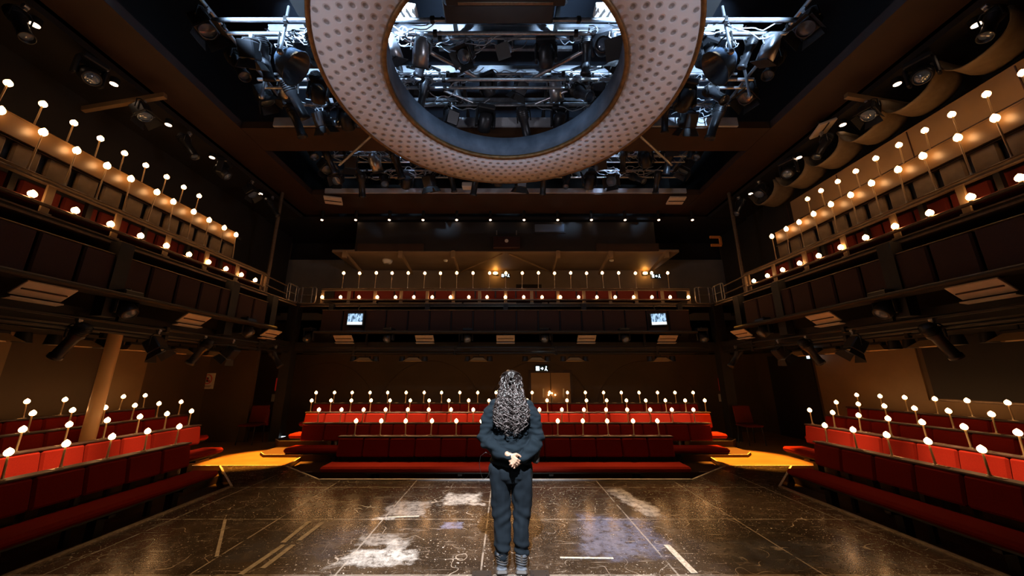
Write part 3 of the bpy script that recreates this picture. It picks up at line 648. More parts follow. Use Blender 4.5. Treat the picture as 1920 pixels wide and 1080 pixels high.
for s, side in ((-1, 'left'), (1, 'right')):
    for k, y in enumerate((8.35, 6.22, 4.12) if s < 0 else (8.3, 6.1, 4.0)): trough((s*5.55, y, 2.60), 90 if s < 0 else -90, f'{ORD[k]} cream trough light from the far end under the {side} gallery')
for k, x in enumerate((-5.3, -3.15, -1.03, 1.07, 3.2, 5.3)): lan('moving', (x, GY-.3, 2.90), 180+random.uniform(-25, 25), f'{ORD[k]} moving-head light from the left on the rear lower gallery edge', 'moving heads on the rear gallery edge', .8)
for k, x in enumerate((-3.9, -2.55, -.75, .85, 1.9, 4.3)): lan('flood', (x, GY+.1, 2.22), 0, f'{ORD[k]} hanging flood lamp from the left beneath the rear gallery', 'flood lamps beneath the rear gallery')
for s, side in ((-1, 'left'), (1, 'right')):
    for k, y in enumerate((7.6, 5.1, 2.6)): lan('moving', (s*5.62, y, 2.86), 90*s, f'{ORD[k]} moving-head light from the far end on the {side} lower gallery edge', f'moving heads on the {side} gallery edge', .85)
    for k, y in enumerate((7.9, 7.1, 6.25, 5.4, 4.45, 3.5)): lan('flood', (s*6.5, y, 2.25), 90, f'{ORD[k]} hanging flood lamp from the far end beneath the {side} gallery', f'flood lamps beneath the {side} gallery')
    for k, y in enumerate((8.7, 7.3, 6.6, 5.7, 4.6, 3.2)): lan(('profile', 'fresnel')[k % 2], (s*5.62, y, 2.33), -90*s if k % 3 else 80*s, f'{ORD[k]} spotlight from the far end of the {side} lower lighting bar', f'spotlights on the {side} lower lighting bar', .85)

# ------------------------------------------------------------------ overhead grid
rig = [(4.28, 6.98, .032), (4.50, 6.98, .03), (5.33, 6.9, .03), (5.48, 6.86, .026), (6.02, 6.95, .022), (7.5, 7.0, .024), (8.3, 6.92, .026), (8.6, 6.9, .022), (3.1, 7.05, .03)]
for k, (y, z, r) in enumerate(rig):
    w = 4.55 if y < 6.2 else 4.9
    bar((-w, y, z), (w, y, z), r, 'silver lighting pipe spanning the overhead grid@'.replace('@', [', upper of near pair', ', lower of near pair', ', upper of middle pair', ', lower of middle pair', ' next to the pale beam', ', first past the slab', ', second past the slab', ' nearest the far beam', ' directly above the ring'][k]), group='pipes of the overhead grid')
for s, side in ((-1, 'left'), (1, 'right')):
    bar((s*4.7, 3.2, 7.25), (s*4.7, 8.8, 7.25), .03, f'long silver pipe running away along the {side} side of the grid', group='pipes of the overhead grid')
    # ladder truss rising in the grid
    t = thing('ladder_truss', f'small silver ladder truss standing in the grid on the {side} side', 'truss', (s*1.55, 5.6, 6.9), 'ladder trusses')
    for q in (-1, 1): MB().cyl((s*1.55+q*.2, 5.1, 6.95), (s*1.55+q*.2, 5.9, 7.7), .025).build('chord', M['steel'], t)
    for q in range(5): MB().cyl((s*1.55-.2, 5.2+.15*q, 7.05+.14*q), (s*1.55+.2, 5.2+.15*q, 7.05+.14*q), .018).build('rung', M['alu'], t)
    # diagonal grid struts inside the ring hole
    tag(MB().cyl((s*1.75, 4.6, 7.05), (s*.18, 5.9, 7.25), .035).build('grid_strut', M['alu'], loc=(s*.95, 5.2, 7.1)), f'silver diagonal strut slanting to the middle, {side} side, seen through the ring', 'strut')
    tag(MB().cyl((s*1.2, 5.7, 7.0), (s*.5, 6.1, 7.0), .025).build('grid_strut', M['alu'], loc=(s*.85, 5.9, 7.0)), f'short pale strut near the far rim inside the ring, {side} side', 'strut')
    tag(MB().cyl((s*3.85, 7.2, 6.35), (s*2.75, 6.35, 6.55), .025).cyl((s*2.75, 6.35, 6.55), (s*.9, 6.5, 6.57), .018).build('brace_rod', M['alu'], loc=(s*3.3, 6.8, 6.45)), f'thin pale brace rod below the brown slab, {side} of the ring', 'rod')
    for k, (x, y) in enumerate(((2.75, 6.24), (3.5, 4.4), (2.2, 8.6), (4.4, 5.3))):
        tag(MB().cyl((s*x, y, 6.5), (s*x, y, 7.4), .024).sph((s*x, y, 6.5), .05).build('drop_pipe', M['alu'], loc=(s*x, y, 6.9)), f'vertical silver drop pipe, {("at the pale beam", "on the near pipes", "at the far beam", "at the outer corner")[k]}, {side} side', 'pipe', 'drop pipes')
    # cross members of the wide trusses
for k, (y, x0, x1, z) in enumerate(((5.85, -2.6, -.5, 7.4), (5.85, .2, 2.6, 7.4), (5.1, -1.2, -.1, 7.35), (5.1, .1, 1.2, 7.35), (6.1, -3, 3, 7.15), (4.9, .9, 2.2, 7.6))):
    tag(MB().box(((x0+x1)/2, y, z), (x1-x0, .05, .07)).build('grid_beam', M['alu'], loc=((x0+x1)/2, y, z)), f'flat pale crossbeam high in the grid, {("far left", "far right", "middle left", "middle right", "widest one at the far rim", "upper right")[k]} through the ring', 'beam', 'flat crossbeams of the grid')
# roof steel above the grid: joists and a service walkway
for k in range(7):
    y = 3.6+.95*k; tag(MB().box((0, y, 8.35), (9.4, .06, .03)).box((0, y, 8.19), (9.4, .06, .03)).box((0, y, 8.27), (9.4, .02, .14)).build('roof_joist', M['steelbeam'], loc=(0, y, 8.3)), f'{ORD[k]} steel roof joist from the near end high above the grid', 'joist', 'roof joists')
for s in (-1, 1):
    for k in range(3):
        x = s*(.95+1.35*k); tag(MB().box((x, 5.9, 8.05), (.07, 6.4, .12)).build('roof_beam', M['steel'], loc=(x, 5.9, 8.05)), f'{ORD[k]} dark roof beam from the middle running away, {"left" if s<0 else "right"} half of the grid', 'beam', 'roof beams')
    t = thing('service_walkway', f'mesh-sided service walkway along the {"left" if s<0 else "right"} half of the grid', 'walkway', (s*3.2, 6, 7.6))
    MB().box((s*3.2, 6.0, 7.62), (.7, 6.0, .04)).build('deck', M['steel'], t)
    for q in (-1, 1):
        MB().cyl((s*3.2+q*.35, 3.0, 8.0), (s*3.2+q*.35, 9.0, 8.0), .02).build('handrail', M['alu'], t)
        for j in range(7): MB().cyl((s*3.2+q*.35, 3.1+.95*j, 7.6), (s*3.2+q*.35, 3.1+.95*j, 8.0), .014, n=8).build('stanchion', M['alu'], t)
for k, (y, z) in enumerate(((4.9, 7.35), (5.75, 7.45), (6.6, 7.5), (7.2, 7.35), (8.0, 7.4))):
    bar((-4.6, y, z), (4.6, y, z), .025, f'{ORD[k]} pipe from the near end in the upper layer of the grid', group='upper pipes of the grid')
# front low trusses beyond the brown slab
for y in (7.85,):
    t = thing('box_truss', 'long silver box truss beyond the brown slab over the rear stage edge', 'truss', (0, y, 7.0), 'box trusses')
    for dy in (-.12, .12):
        for dz in (-.1, .1): MB().cyl((-4.6, y+dy, 7.05+dz), (4.6, y+dy, 7.05+dz), .018, n=8).build('chord', M['alu'], t)
    mb = MB()
    for k in range(40):
        x = -4.6+.23*k; z0, z1 = (-.1, .1) if k % 2 else (.1, -.1); mb.cyl((x, y-.12, 7.05+z0), (x+.23, y-.12, 7.05+z1), .01, n=6); mb.cyl((x, y-.12, 6.95), (x+.23, y+.12, 6.95), .009, n=6)
    mb.build('lacing', M['alu'], t)
# hung lanterns on the grid pipes, mirrored roughly
bars = [(4.9, 7.33, 'upper layer near pipe', [(-4.2+.7*k, ('profile', 'fresnel', 'par', 'moving')[k % 4]) for k in range(13)]),
        (5.75, 7.43, 'upper layer middle pipe', [(-4.3+.66*k, ('par', 'profile', 'moving', 'fresnel')[k % 4]) for k in range(14)]),
        (7.2, 7.33, 'upper layer far pipe', [(-4.4+.52*k, ('fresnel', 'profile', 'moving', 'profile')[k % 4]) for k in range(18)]),
        (4.50, 6.96, 'near grid pipe', [(-3.0, 'profile'), (-2.62, 'profile'), (-2.15, 'par'), (-1.8, 'par'), (1.55, 'moving'), (1.75, 'par'), (2.28, 'par'), (2.75, 'profile'), (-4.1, 'fresnel'), (4.2, 'par'), (-1.35, 'par')]),
        (5.33, 6.88, 'middle grid pipe', [(-3.9, 'profile'), (-3.4, 'moving'), (-2.9, 'fresnel'), (-2.3, 'par'), (-1.5, 'profile'), (1.35, 'profile'), (1.7, 'fresnel'), (2.3, 'profile'), (2.8, 'par'), (3.3, 'moving'), (3.8, 'profile')]),
        (6.02, 6.93, 'far grid pipe', [(-4.2, 'profile'), (-3.7, 'fresnel'), (-3.2, 'moving'), (-2.75, 'par'), (-2.3, 'moving'), (-1.7, 'profile'), (-1.1, 'fresnel'), (-.4, 'moving'), (.35, 'profile'), (1.1, 'moving'), (1.7, 'par'), (2.2, 'profile'), (2.7, 'moving'), (3.2, 'profile'), (3.7, 'fresnel'), (4.2, 'profile')]),
        (7.5, 6.98, 'first pipe beyond the brown slab', [(-4.3+.55*k, ('profile', 'fresnel', 'par', 'profile', 'moving')[k % 5]) for k in range(16)]),
        (8.3, 6.9, 'second pipe beyond the brown slab', [(-4.4+.6*k, ('fresnel', 'profile', 'profile', 'moving')[k % 4]) for k in range(15)])]
rr = random.Random(11)
for y, z, bn_, items in bars:
    items = sorted(items)
    for k, (x, kd) in enumerate(items):
        lan(kd, (x, y, z), rr.uniform(-35, 35)+(180 if rr.random() < .3 else 0), f'{ORD[k]} lantern from the left on the {bn_}, {KN[kd].split(" with")[0]}', f'lanterns on the {bn_}', rr.uniform(.85, 1.15), rr.uniform(-8, 14))
for s, side in ((-1, 'left'), (1, 'right')):
    for k, y in enumerate((3.6, 4.3, 5.0, 5.7, 7.3, 8.1)):
        kd = ('profile', 'fresnel')[k % 2]; lan(kd, (s*4.7, y, 7.23), rr.uniform(60, 120)*s, f'{KN[kd].split(" with")[0]}, {ORD[k]} from near end of {side} grid side pipe', f'lanterns on the {side} grid side pipe', 1.1)
    for k, y in enumerate((2.9, 3.6, 4.4, 5.2, 6.1, 7.0, 7.9, 8.7)):
        kd = ('fresnel', 'profile', 'moving')[k % 3]; lan(kd, (s*6.35, y, 6.35), rr.uniform(60, 120)*s, f'{KN[kd].split(" with")[0]}, {ORD[k]} from near end under {side} ceiling edge', f'lanterns under the {side} ceiling edge', .9)
    # big scoop speaker hung at the outer end of the near pipe
    x, y, z = s*3.55, 4.7, 6.6
    t = thing('scoop_lamp', f'large dark round scoop lamp hung at the {side} end of the near grid pipe', 'lamp', (x, y, z), 'large scoop lamps')
    m = Matrix.Rotation(R(55*s), 4, 'Y') @ Matrix.Rotation(R(20), 4, 'X')
    MB().lathe([(0, .2), (.12, .18), (.24, .05), (.30, -.12), (.31, -.14), (.29, -.13), (.22, .04), (.1, .15), (0, .17)], (x, y, z), 24, m).build('bowl', mat('dark_blue_enamel', (.05, .07, .1), .25) if s < 0 else bpy.data.materials['dark_blue_enamel'], t)
    MB().tube([(x, y-.3, z), (x, y-.32, z+.25), (x, y-.1, z+.38), (x, y+.1, z+.38), (x, y+.32, z+.25), (x, y+.3, z)], .014, 6).build('yoke', M['steel'], t)
    # downlights along the side ceiling
    for k, y in enumerate((8.5, 6.9, 5.85, 4.87, 3.85)):
        t = thing('downlight', f'{ORD[k]} small ceiling downlight from the far end above the {side} gallery', 'light', (s*6.55, y, 6.33), f'downlights above the {side} gallery')
        MB().cyl((s*6.55, y, 6.35), (s*6.55, y, 6.45), .06, n=16).build('housing', M['steel'], t); MB().cyl((s*6.55, y, 6.343), (s*6.55, y, 6.35), .05, n=16).build('lens', M['downlight'], t)
for k in range(12):
    x = -5.55+1.04*k-.12; t = thing('downlight', f'{ORD[k]} small downlight from the left in the row under the far brown beam', 'light', (x, 10.02, 6.3), 'downlights above the rear gallery')
    MB().cyl((x, 10.02, 6.31), (x, 10.02, 6.60), .045, n=14).build('housing', M['steel'], t); MB().cyl((x, 10.02, 6.29), (x, 10.02, 6.31), .035, n=14).build('lens', M['downlight'], t)
# house-light panels under the brown frame
for X, Y, lab, rz in ((-4.85, 9.0, 'left', 15), (4.8, 9.0, 'right', 0), (6.35, 6.05, 'middle of the right', 70)):
    t = thing('panel_light', f'cream panel light below the brown ceiling frame, {lab} side', 'light fitting', (0, 0, 0), 'cream panel lights'); M0 = M['housing']
    MB().box((0, 0, 0), (.46, .30, .05), bev=.008).build('tray', M0, t); MB().box((0, 0, -.03), (.44, .02, .02)).build('divider', M['black'], t); MB().cyl((0, 0, .02), (0, 0, .2), .02).build('hanger', M['steel'], t)
    t.location = (X, Y, 6.42); t.rotation_euler = (R(-14), 0, R(rz))
tag(MB().box((-1.02, 8.45, 6.55), (.28, .2, .14), bev=.02).build('floodlight_box', M['white'], loc=(-1.02, 8.45, 6.55)), 'small bright white box light hanging just past the ring bottom edge', 'light')

# centre cluster over the ring
t = thing('speaker_cluster', 'big black box cluster hanging at the top centre inside the ring', 'speaker', (0, 4.2, 7.2))
MB().box((-.1, 4.02, 7.4), (1.63, .38, 1.2), bev=.02).build('cabinet', M['black'], t)
MB().box((.0, 3.60, 6.62), (1.7, .34, .16), bev=.04).build('hood', M['black'], t)
MB().box((.0, 3.70, 6.535), (1.3, .035, .012)).build('grille_bar', M['rail'], t)
tag(MB().box((-.0, 6.9, 6.85), (.5, .3, .9), bev=.06).build('hanging_speaker', M['black'], loc=(0, 6.9, 6.9)), 'dark speaker hanging in the middle beyond the ring', 'speaker')
for s in (-1, 1):
    tag(MB().box((s*2.25, 3.35, 7.1), (.5, .3, .5), Matrix.Rotation(R(15*s), 4, 'Y'), .02).build('subwoofer', M['black'], loc=(s*2.25, 3.35, 7.1)), f'square black speaker hung above the {"left" if s<0 else "right"} side of the ring', 'speaker')
    t = thing('dimmer_box', f'pale metal dimmer box on the near pipe, {"left" if s<0 else "right"} side inside the ring', 'box', (s*1.52, 4.3, 7.1))
    MB().box((s*1.55, 4.28, 7.16), (.32, .2, .1), Matrix.Rotation(R(9*(s < 0)), 4, 'Y'), .01).build('body', M['white'], t)
    for k in range(3): MB().box((s*1.55-.1+.1*k, 4.2, 7.06), (.035, .03, .09)).build('plug', M['white'], t)
    MB().cyl((s*1.55, 4.28, 7.2), (s*1.55, 4.28, 7.7), .006, n=6).build('suspension_wire', M['cable'], t)
# cable runs draped along the pipes
def cablerun(lab, pts_list, grp='cable looms of the grid'):
    mb = MB(); c = pts_list[0][0]
    for p in pts_list: mb.tube(p, .009, 5)
    tag(mb.build('cable_loom', M['cable'], loc=c), lab, 'cable', grp)
cr = random.Random(5)
for k, (xa, xb, y, z, nm) in enumerate(((-3.9, -1.35, 4.39, 7.0, 'near pipes left'), (1.3, 4.0, 4.39, 7.0, 'near pipes right'), (-3.9, -1.0, 5.4, 6.9, 'middle pipes left'), (1.0, 3.9, 5.4, 6.9, 'middle pipes right'), (-4.2, -.5, 6.0, 6.98, 'far pipe left'), (.5, 4.2, 6.0, 6.98, 'far pipe right'), (-4.3, 0, 7.5, 7.0, 'pipe beyond the slab left'), (0, 4.3, 7.5, 7.0, 'pipe beyond the slab right'), (-4.3, 0, 8.3, 6.95, 'last pipe left'), (0, 4.3, 8.3, 6.95, 'last pipe right'), (-4.3, 4.3, 4.9, 7.35, 'upper near pipe full'), (-4.3, 4.3, 5.75, 7.45, 'upper middle pipe full'), (-4.3, 4.3, 7.2, 7.35, 'upper far pipe full'))):
    L_ = []
    for q in range(int(5*(xb-xa)**.8)):
        a = cr.uniform(xa, xb-.5); b = a+cr.uniform(.4, 1.3); sag = cr.uniform(.02, .28); y0 = y+cr.uniform(-.12, .12)
        L_.append([(a+(b-a)*i/12, y0+.03*math.sin(i*1.3+q), z+.03-sag*math.sin(math.pi*i/12)+.01*math.sin(i*2.1)) for i in range(13)])
    for q in range(5):
        a = cr.uniform(xa, xb); rd = cr.uniform(.06, .13); L_.append([(a+rd*math.cos(i*.55), y+cr.uniform(-.04, .04), z-.05-rd+rd*math.sin(i*.55)) for i in range(14)])
    cablerun(f'loose grey cables looped along the {nm} side'.replace(' side side', ' side'), L_)

# cloth swags above the right gallery
for k, y in enumerate((3.9, 4.75, 5.5, 6.3, 7.1, 8.0)):
    pts = []; mb = MB(); X0 = 6.45; n = 14; vs = []; fs = []
    for i in range(n+1):
        a = math.pi*i/n; yy = y+.42*math.cos(a)*1.0; zz = 6.22-.42*math.sin(a)
        for j in range(5): vs.append((X0+.14*j+.03*math.sin(a*3), yy+.02*j, zz+.02*math.sin(j*1.7)))
    for i in range(n):
        for j in range(4): fs.append((i*5+j, i*5+j+1, (i+1)*5+j+1, (i+1)*5+j))
    mb.add(vs, fs, True); o = mb.build('cloth_swag', M['tanseat'], loc=(X0, y, 6.2)); sd = o.modifiers.new('thick', 'SOLIDIFY'); sd.thickness = .02
    tag(o, f'{ORD[k]} brown cloth swag from the near end hanging above the right gallery', 'swag', 'cloth swags above the right gallery')
for s in (-1, 1):
    for k, y in enumerate((3.0, 5.2)):
        tag(MB().box((s*6.7, y, 6.28), (1.4, .07, .09), Matrix.Rotation(R(12*s), 4, 'Y')).build('roof_bracket', M['wallr'], loc=(s*6.7, y, 6.3)), f'slanting brown roof bracket above the {"left" if s<0 else "right"} gallery, {("near","far")[k]} one', 'bracket')
t = thing('wall_hook', 'orange angular bracket mounted high beside the right gallery pole', 'bracket', (6.05, 9.5, 5.35))
MB().box((6.05, 9.5, 5.52), (.3, .04, .07)).box((6.19, 9.5, 5.4), (.06, .04, .24)).box((6.05, 9.5, 5.27), (.3, .04, .07)).build('body', mat('orange_paint', (.7, .25, .05), .5), t)

# ------------------------------------------------------------------ suspended ring
def ring_mat(RC):
    m = bpy.data.materials.new('ring_perforated_face'); m.use_nodes = True; nt = m.node_tree; N = nt.nodes; L = nt.links; b = N['Principled BSDF']
    tc = N.new('ShaderNodeTexCoord'); sp = N.new('ShaderNodeSeparateXYZ'); L.new(tc.outputs['Object'], sp.inputs[0])
    def mth(op, a, bb=None):
        n = N.new('ShaderNodeMath'); n.operation = op
        for i, q in enumerate((a, bb)):
            if q is None: continue
            if isinstance(q, (int, float)): n.inputs[i].default_value = q
            else: L.new(q, n.inputs[i])
        return n.outputs[0]
    x, y = sp.outputs[0], sp.outputs[1]
    r = mth('SQRT', mth('ADD', mth('MULTIPLY', x, x), mth('MULTIPLY', y, y))); a = mth('ARCTAN2', y, x)
    NA, r0, dr = 78, RI+.11, (RO-RI-.12)/6
    ri = mth('DIVIDE', mth('SUBTRACT', r, r0), dr); row = mth('FLOOR', ri); fr = mth('SUBTRACT', mth('SUBTRACT', ri, row), .5)
    ua = mth('ADD', mth('MULTIPLY', a, NA/(2*math.pi)), mth('MULTIPLY', mth('MODULO', row, 2.0), .5)); fa = mth('SUBTRACT', mth('SUBTRACT', ua, mth('FLOOR', ua)), .5)
    da = mth('MULTIPLY', mth('MULTIPLY', fa, r), 2*math.pi/NA); db = mth('MULTIPLY', fr, dr)
    dist = mth('SQRT', mth('ADD', mth('MULTIPLY', da, da), mth('MULTIPLY', db, db)))
    mr = N.new('ShaderNodeMapRange'); mr.inputs['From Min'].default_value = .029; mr.inputs['From Max'].default_value = .037; L.new(dist, mr.inputs[0])
    ok = mth('MULTIPLY', mth('GREATER_THAN', row, -.5), mth('LESS_THAN', row, 5.5)); inv = mth('MULTIPLY', mth('SUBTRACT', 1.0, mr.outputs[0]), ok)
    mx = N.new('ShaderNodeMix'); mx.data_type = 'RGBA'; mx.inputs[6].default_value = (.66, .60, .60, 1); mx.inputs[7].default_value = (.30, .26, .25, 1); L.new(inv, mx.inputs[0]); L.new(mx.outputs[2], b.inputs['Base Color'])
    mr2 = N.new('ShaderNodeMapRange'); mr2.inputs['From Min'].default_value = 0; mr2.inputs['From Max'].default_value = .05; L.new(dist, mr2.inputs[0])
    bp = N.new('ShaderNodeBump'); bp.inputs['Strength'].default_value = .9; bp.inputs['Distance'].default_value = .03; L.new(mr2.outputs[0], bp.inputs['Height']); L.new(bp.outputs[0], b.inputs['Normal'])
    b.inputs['Roughness'].default_value = .55; return m
RO, RI, RH, RY = 2.60, 1.74, 5.78, 4.38
t = thing('suspended_ring', 'huge pale perforated ring suspended above the stage', 'ring', (0, RY, RH))
MB().lathe([(RI, 0), (RO, 0), (RO, .02), (RI, .02)], (0, RY, RH), 160, close=True).build('perforated_face', ring_mat(None), t)
M['drum'] = mat('ring_inner_drum', (.05, .07, .10), .85, nz=(3.5, (.12, .15, .2), .2), bump=(6, .2, .02))
MB().lathe([(RI-.03, .03), (RI, .03), (RI, .46), (RI-.03, .46)], (0, RY, RH), 160, close=True).build('inner_drum', M['drum'], t)
MB().lathe([(RO, .03), (RO-.03, .03), (RO-.03, .42), (RO, .42)], (0, RY, RH), 160, close=True).build('outer_drum', M['drum'], t)
MB().lathe([(RO-.01, -.015), (RO+.035, -.015), (RO+.035, .07), (RO-.01, .07)], (0, RY, RH), 160, close=True).build('outer_edge', M['gold'], t)
MB().lathe([(RI-.045, -.015), (RI+.01, -.015), (RI+.01, .05), (RI-.045, .05)], (0, RY, RH), 160, close=True).build('inner_edge', M['gold'], t)
for k in range(8):
    a = R(22.5+45*k); MB().cyl((2.2*math.cos(a), RY+2.2*math.sin(a), RH+.02), (2.2*math.cos(a), RY+2.2*math.sin(a), RH+1.6), .008, n=6).build('suspension_cable', M['steel'], t)

# ------------------------------------------------------------------ person standing on the stage, seen from behind
PX, PY = .052, 3.50
def loft(mb, secs, n=24):
    vs = []
    for (z, rx, ry, cx_, cy_) in secs:
        for i in range(n): t = 2*math.pi*i/n; vs.append((cx_+rx*math.cos(t), cy_+ry*math.sin(t), z))
    L = len(secs); mb.add(vs, [(j*n+i, j*n+(i+1) % n, (j+1)*n+(i+1) % n, (j+1)*n+i) for j in range(L-1) for i in range(n)], True)
    return mb.add(vs, [tuple(range(n-1, -1, -1)), tuple(range((L-1)*n, L*n))])
def limb(mb, pts, n=16, sub=4):
    P = [Vector(p[:3]) for p in pts]; Rr = [p[3] for p in pts]
    for i in range(len(P)-1):
        mb.sph(P[i], Rr[i], n=n, k=10); mb.cyl(P[i], P[i+1], Rr[i], Rr[i+1], n)
    mb.sph(P[-1], Rr[-1], n=n, k=10); return mb
def fuse(mb, name, material, parent, voxel, smooth=6, fold=None, off=(0, 0, 0)):
    me = bpy.data.meshes.new(name); me.from_pydata([Vector(v) for v in mb.v], [], mb.f); me.update()
    ob = bpy.data.objects.new(name, me); C.objects.link(ob)
    r = ob.modifiers.new('r', 'REMESH'); r.mode = 'VOXEL'; r.voxel_size = voxel; r.use_smooth_shade = True
    s = ob.modifiers.new('s', 'SMOOTH'); s.iterations = smooth; s.factor = .5
    dg = bpy.context.evaluated_depsgraph_get(); dg.update(); nm = bpy.data.meshes.new_from_object(ob.evaluated_get(dg)); ob.modifiers.clear(); ob.data = nm
    if fold:
        nm.update(); ns = [v.normal.copy() for v in nm.vertices]
        for v, q in zip(nm.vertices, ns): v.co += q*max(fold(v.co)*1.35+.005, -.006)
    nm.polygons.foreach_set('use_smooth', [True]*len(nm.polygons)); nm.materials.clear(); nm.materials.append(material); nm.update()
    ob.parent = parent; ob.name = name
    return ob
M['skin'] = mat('light_brown_skin', (.52, .30, .20), .5, bump=(90, .15, .002))
M['sweater'] = mat('charcoal_blue_sweater', (.010, .0155, .021), .95, bump=(420, .5, .002), spec=.12)
M['trousers'] = mat('dark_navy_joggers', (.008, .012, .017), .9, bump=(300, .4, .002), spec=.15)
M['boot'] = mat('grey_blue_boot_suede', (.11, .12, .145), .75, bump=(160, .4, .002))
M['sole'] = mat('dark_boot_sole', (.05, .04, .035), .6)
M['hair'] = mat('dark_curly_hair', (.016, .011, .010), .3, spec=.6, coat=.25)
M['hairlit'] = mat('hair_curls_painted_sheen', (.07, .053, .050), .34, spec=.6)  # lighter copy of the hair: sheen on lit curls put into the colour
M['hairglint'] = mat('hair_curls_painted_highlight', (.13, .10, .097), .38, spec=.6)  # palest copy: painted highlights on a few curls
pt = thing('person', 'person with long dark curly hair in dark sweater and joggers, hands clasped behind the back', 'person', (PX, PY, 0))
ps = MB()
# head with face turned away towards the seats
ps.sph((0, .0, 1.545), 1, (.074, .090, .105), 24, 16); ps.sph((0, .02, 1.49), 1, (.058, .07, .07), 20, 12)
ps.sph((0, .092, 1.535), .014, (.8, 1.1, 1.7)); ps.sph((0, .075, 1.452), .026, (1.1, .8, .8)); ps.box((0, .083, 1.490), (.045, .012, .010)); ps.sph((0, .083, 1.484), .012, (1.6, .6, .6))
for s in (-1, 1):
    ps.sph((s*.076, .0, 1.535), .026, (.35, .7, 1.2)); ps.sph((s*.03, .078, 1.556), .014, (1.2, .6, .8)); ps.sph((s*.045, .055, 1.515), .03, (1, .7, 1))
limb(ps, [(0, -.012, 1.50, .055), (0, -.01, 1.42, .052), (0, -.01, 1.36, .07)])
loft(ps, [(1.37, .09, .055, 0, 0), (1.32, .125, .07, 0, .01), (1.2, .12, .08, 0, .01), (1.06, .12, .09, 0, 0), (.94, .145, .105, 0, 0), (.84, .155, .11, 0, 0), (.76, .14, .10, 0, 0)])
arms = {}
for s in (-1, 1):
    limb(ps, [(s*.14, 0, 1.315, .04), (s*.19, -.005, 1.25, .034), (s*.228, -.02, 1.12, .030), (s*.230, -.045, 1.035, .030)])
    limb(ps, [(s*.08, 0, .80, .075), (s*.088, .01, .46, .046), (s*.085, -.01, .30, .044), (s*.082, -.01, .10, .034)])
    limb(ps, [(s*.078, -.03, .06, .035), (s*.085, .06, .05, .034), (s*.095, .14, .035, .03)])
wl, wr = Vector((-.03, -.175, .925)), Vector((.085, -.165, .91))
limb(ps, [(-.225, -.05, 1.035, .034), (*wl, .023)]); limb(ps, [(.225, -.05, 1.035, .034), (*wr, .023)])
def hand(w, d, nrm, side, curl, spread=.0):
    d = Vector(d).normalized(); nrm = Vector(nrm); nrm = (nrm-d*nrm.dot(d)).normalized(); u = d.cross(nrm)*side   # u: towards the thumb
    sc_ = .84
    for k in range(4):
        o = u*(.026-.0175*k); kn = w+d*(.074-.004*abs(k-1.2))+o
        limb(ps, [(*(w+o*.55), .016), (*kn, .0115)], 10)
        p = kn; ang = 0; ln = (.035, .040, .037, .029)[k]
        for j, f in enumerate((1, .68, .52)):
            ang += curl[j]; dd = (d*math.cos(ang)+nrm*math.sin(ang)+u*(.05*(1.5-k))).normalized(); q = p+dd*ln*f
            r0 = .0088-.0009*j-(.001 if k == 3 else 0); limb(ps, [(*p, r0), (*q, r0-.001)], 10); p = q
    b = w+d*.022+u*.024; m1 = b+(d*.55+u*.75+nrm*.35).normalized()*.036; m2 = m1+(d*.85+u*.25+nrm*.5).normalized()*.030; m3 = m2+(d*.9+nrm*.5-u*.1).normalized()*.024
    limb(ps, [(*b, .015), (*m1, .0115), (*m2, .0098), (*m3, .0085)], 10)
    limb(ps, [(*(w-d*.02), .023), (*(w+d*.02), .021)], 10)
hand(wr, (-.80, -.12, -.42), (-.1, -1, .1), 1, (.55, .85, .7))
hand(wl+Vector((.005, -.045, .02)), (.72, -.15, -.60), (.05, 1, -.1), 1, (.7, .95, .7))
fuse(ps, 'body', M['skin'], pt, .0042, 2)
# sweater
def fold_sw(p):
    a = abs(p.x)
    f = noise.noise(Vector((p.x*7, p.y*7, p.z*20)))*.015+noise.noise(Vector((p.x*16+3, p.y*16, p.z*34)))*.007
    f += math.sin((p.z*1.0+a*.9)*58)*.008*max(0, min(1, (a-.16)/.05))*max(0, 1-abs(p.z-1.05)/.12)          # elbow creases
    f += math.sin(p.z*70+p.x*9)*.006*max(0, 1-abs(p.z-.93)/.08)
    return f
sw = MB()
loft(sw, [(.835, .172, .125, 0, -.0), (.86, .186, .138, 0, 0), (.92, .188, .138, 0, 0), (1.0, .175, .125, 0, 0), (1.1, .172, .118, 0, 0), (1.2, .182, .12, 0, 0), (1.29, .188, .112, 0, 0), (1.345, .165, .095, 0, 0), (1.385, .11, .078, 0, 0), (1.415, .072, .066, 0, -.01), (1.43, .066, .062, 0, -.01)])
for s in (-1, 1):
    ce = Vector((s*.225, -.055, 1.03)); w = wl if s < 0 else wr; e = w-(w-ce).normalized()*.015
    if s < 0: e = e+Vector((.01, -.035, .012))
    limb(sw, [(s*.145, 0, 1.325, .070), (s*.185, -.005, 1.27, .072), (s*.222, -.015, 1.16, .062), (s*.238, -.025, 1.07, .058), (*ce, .056), (*(ce.lerp(e, .5)+Vector((0, -.012, -.01))), .051), (*e, .036)])
fuse(sw, 'sweater', M['sweater'], pt, .0065, 5, fold_sw)
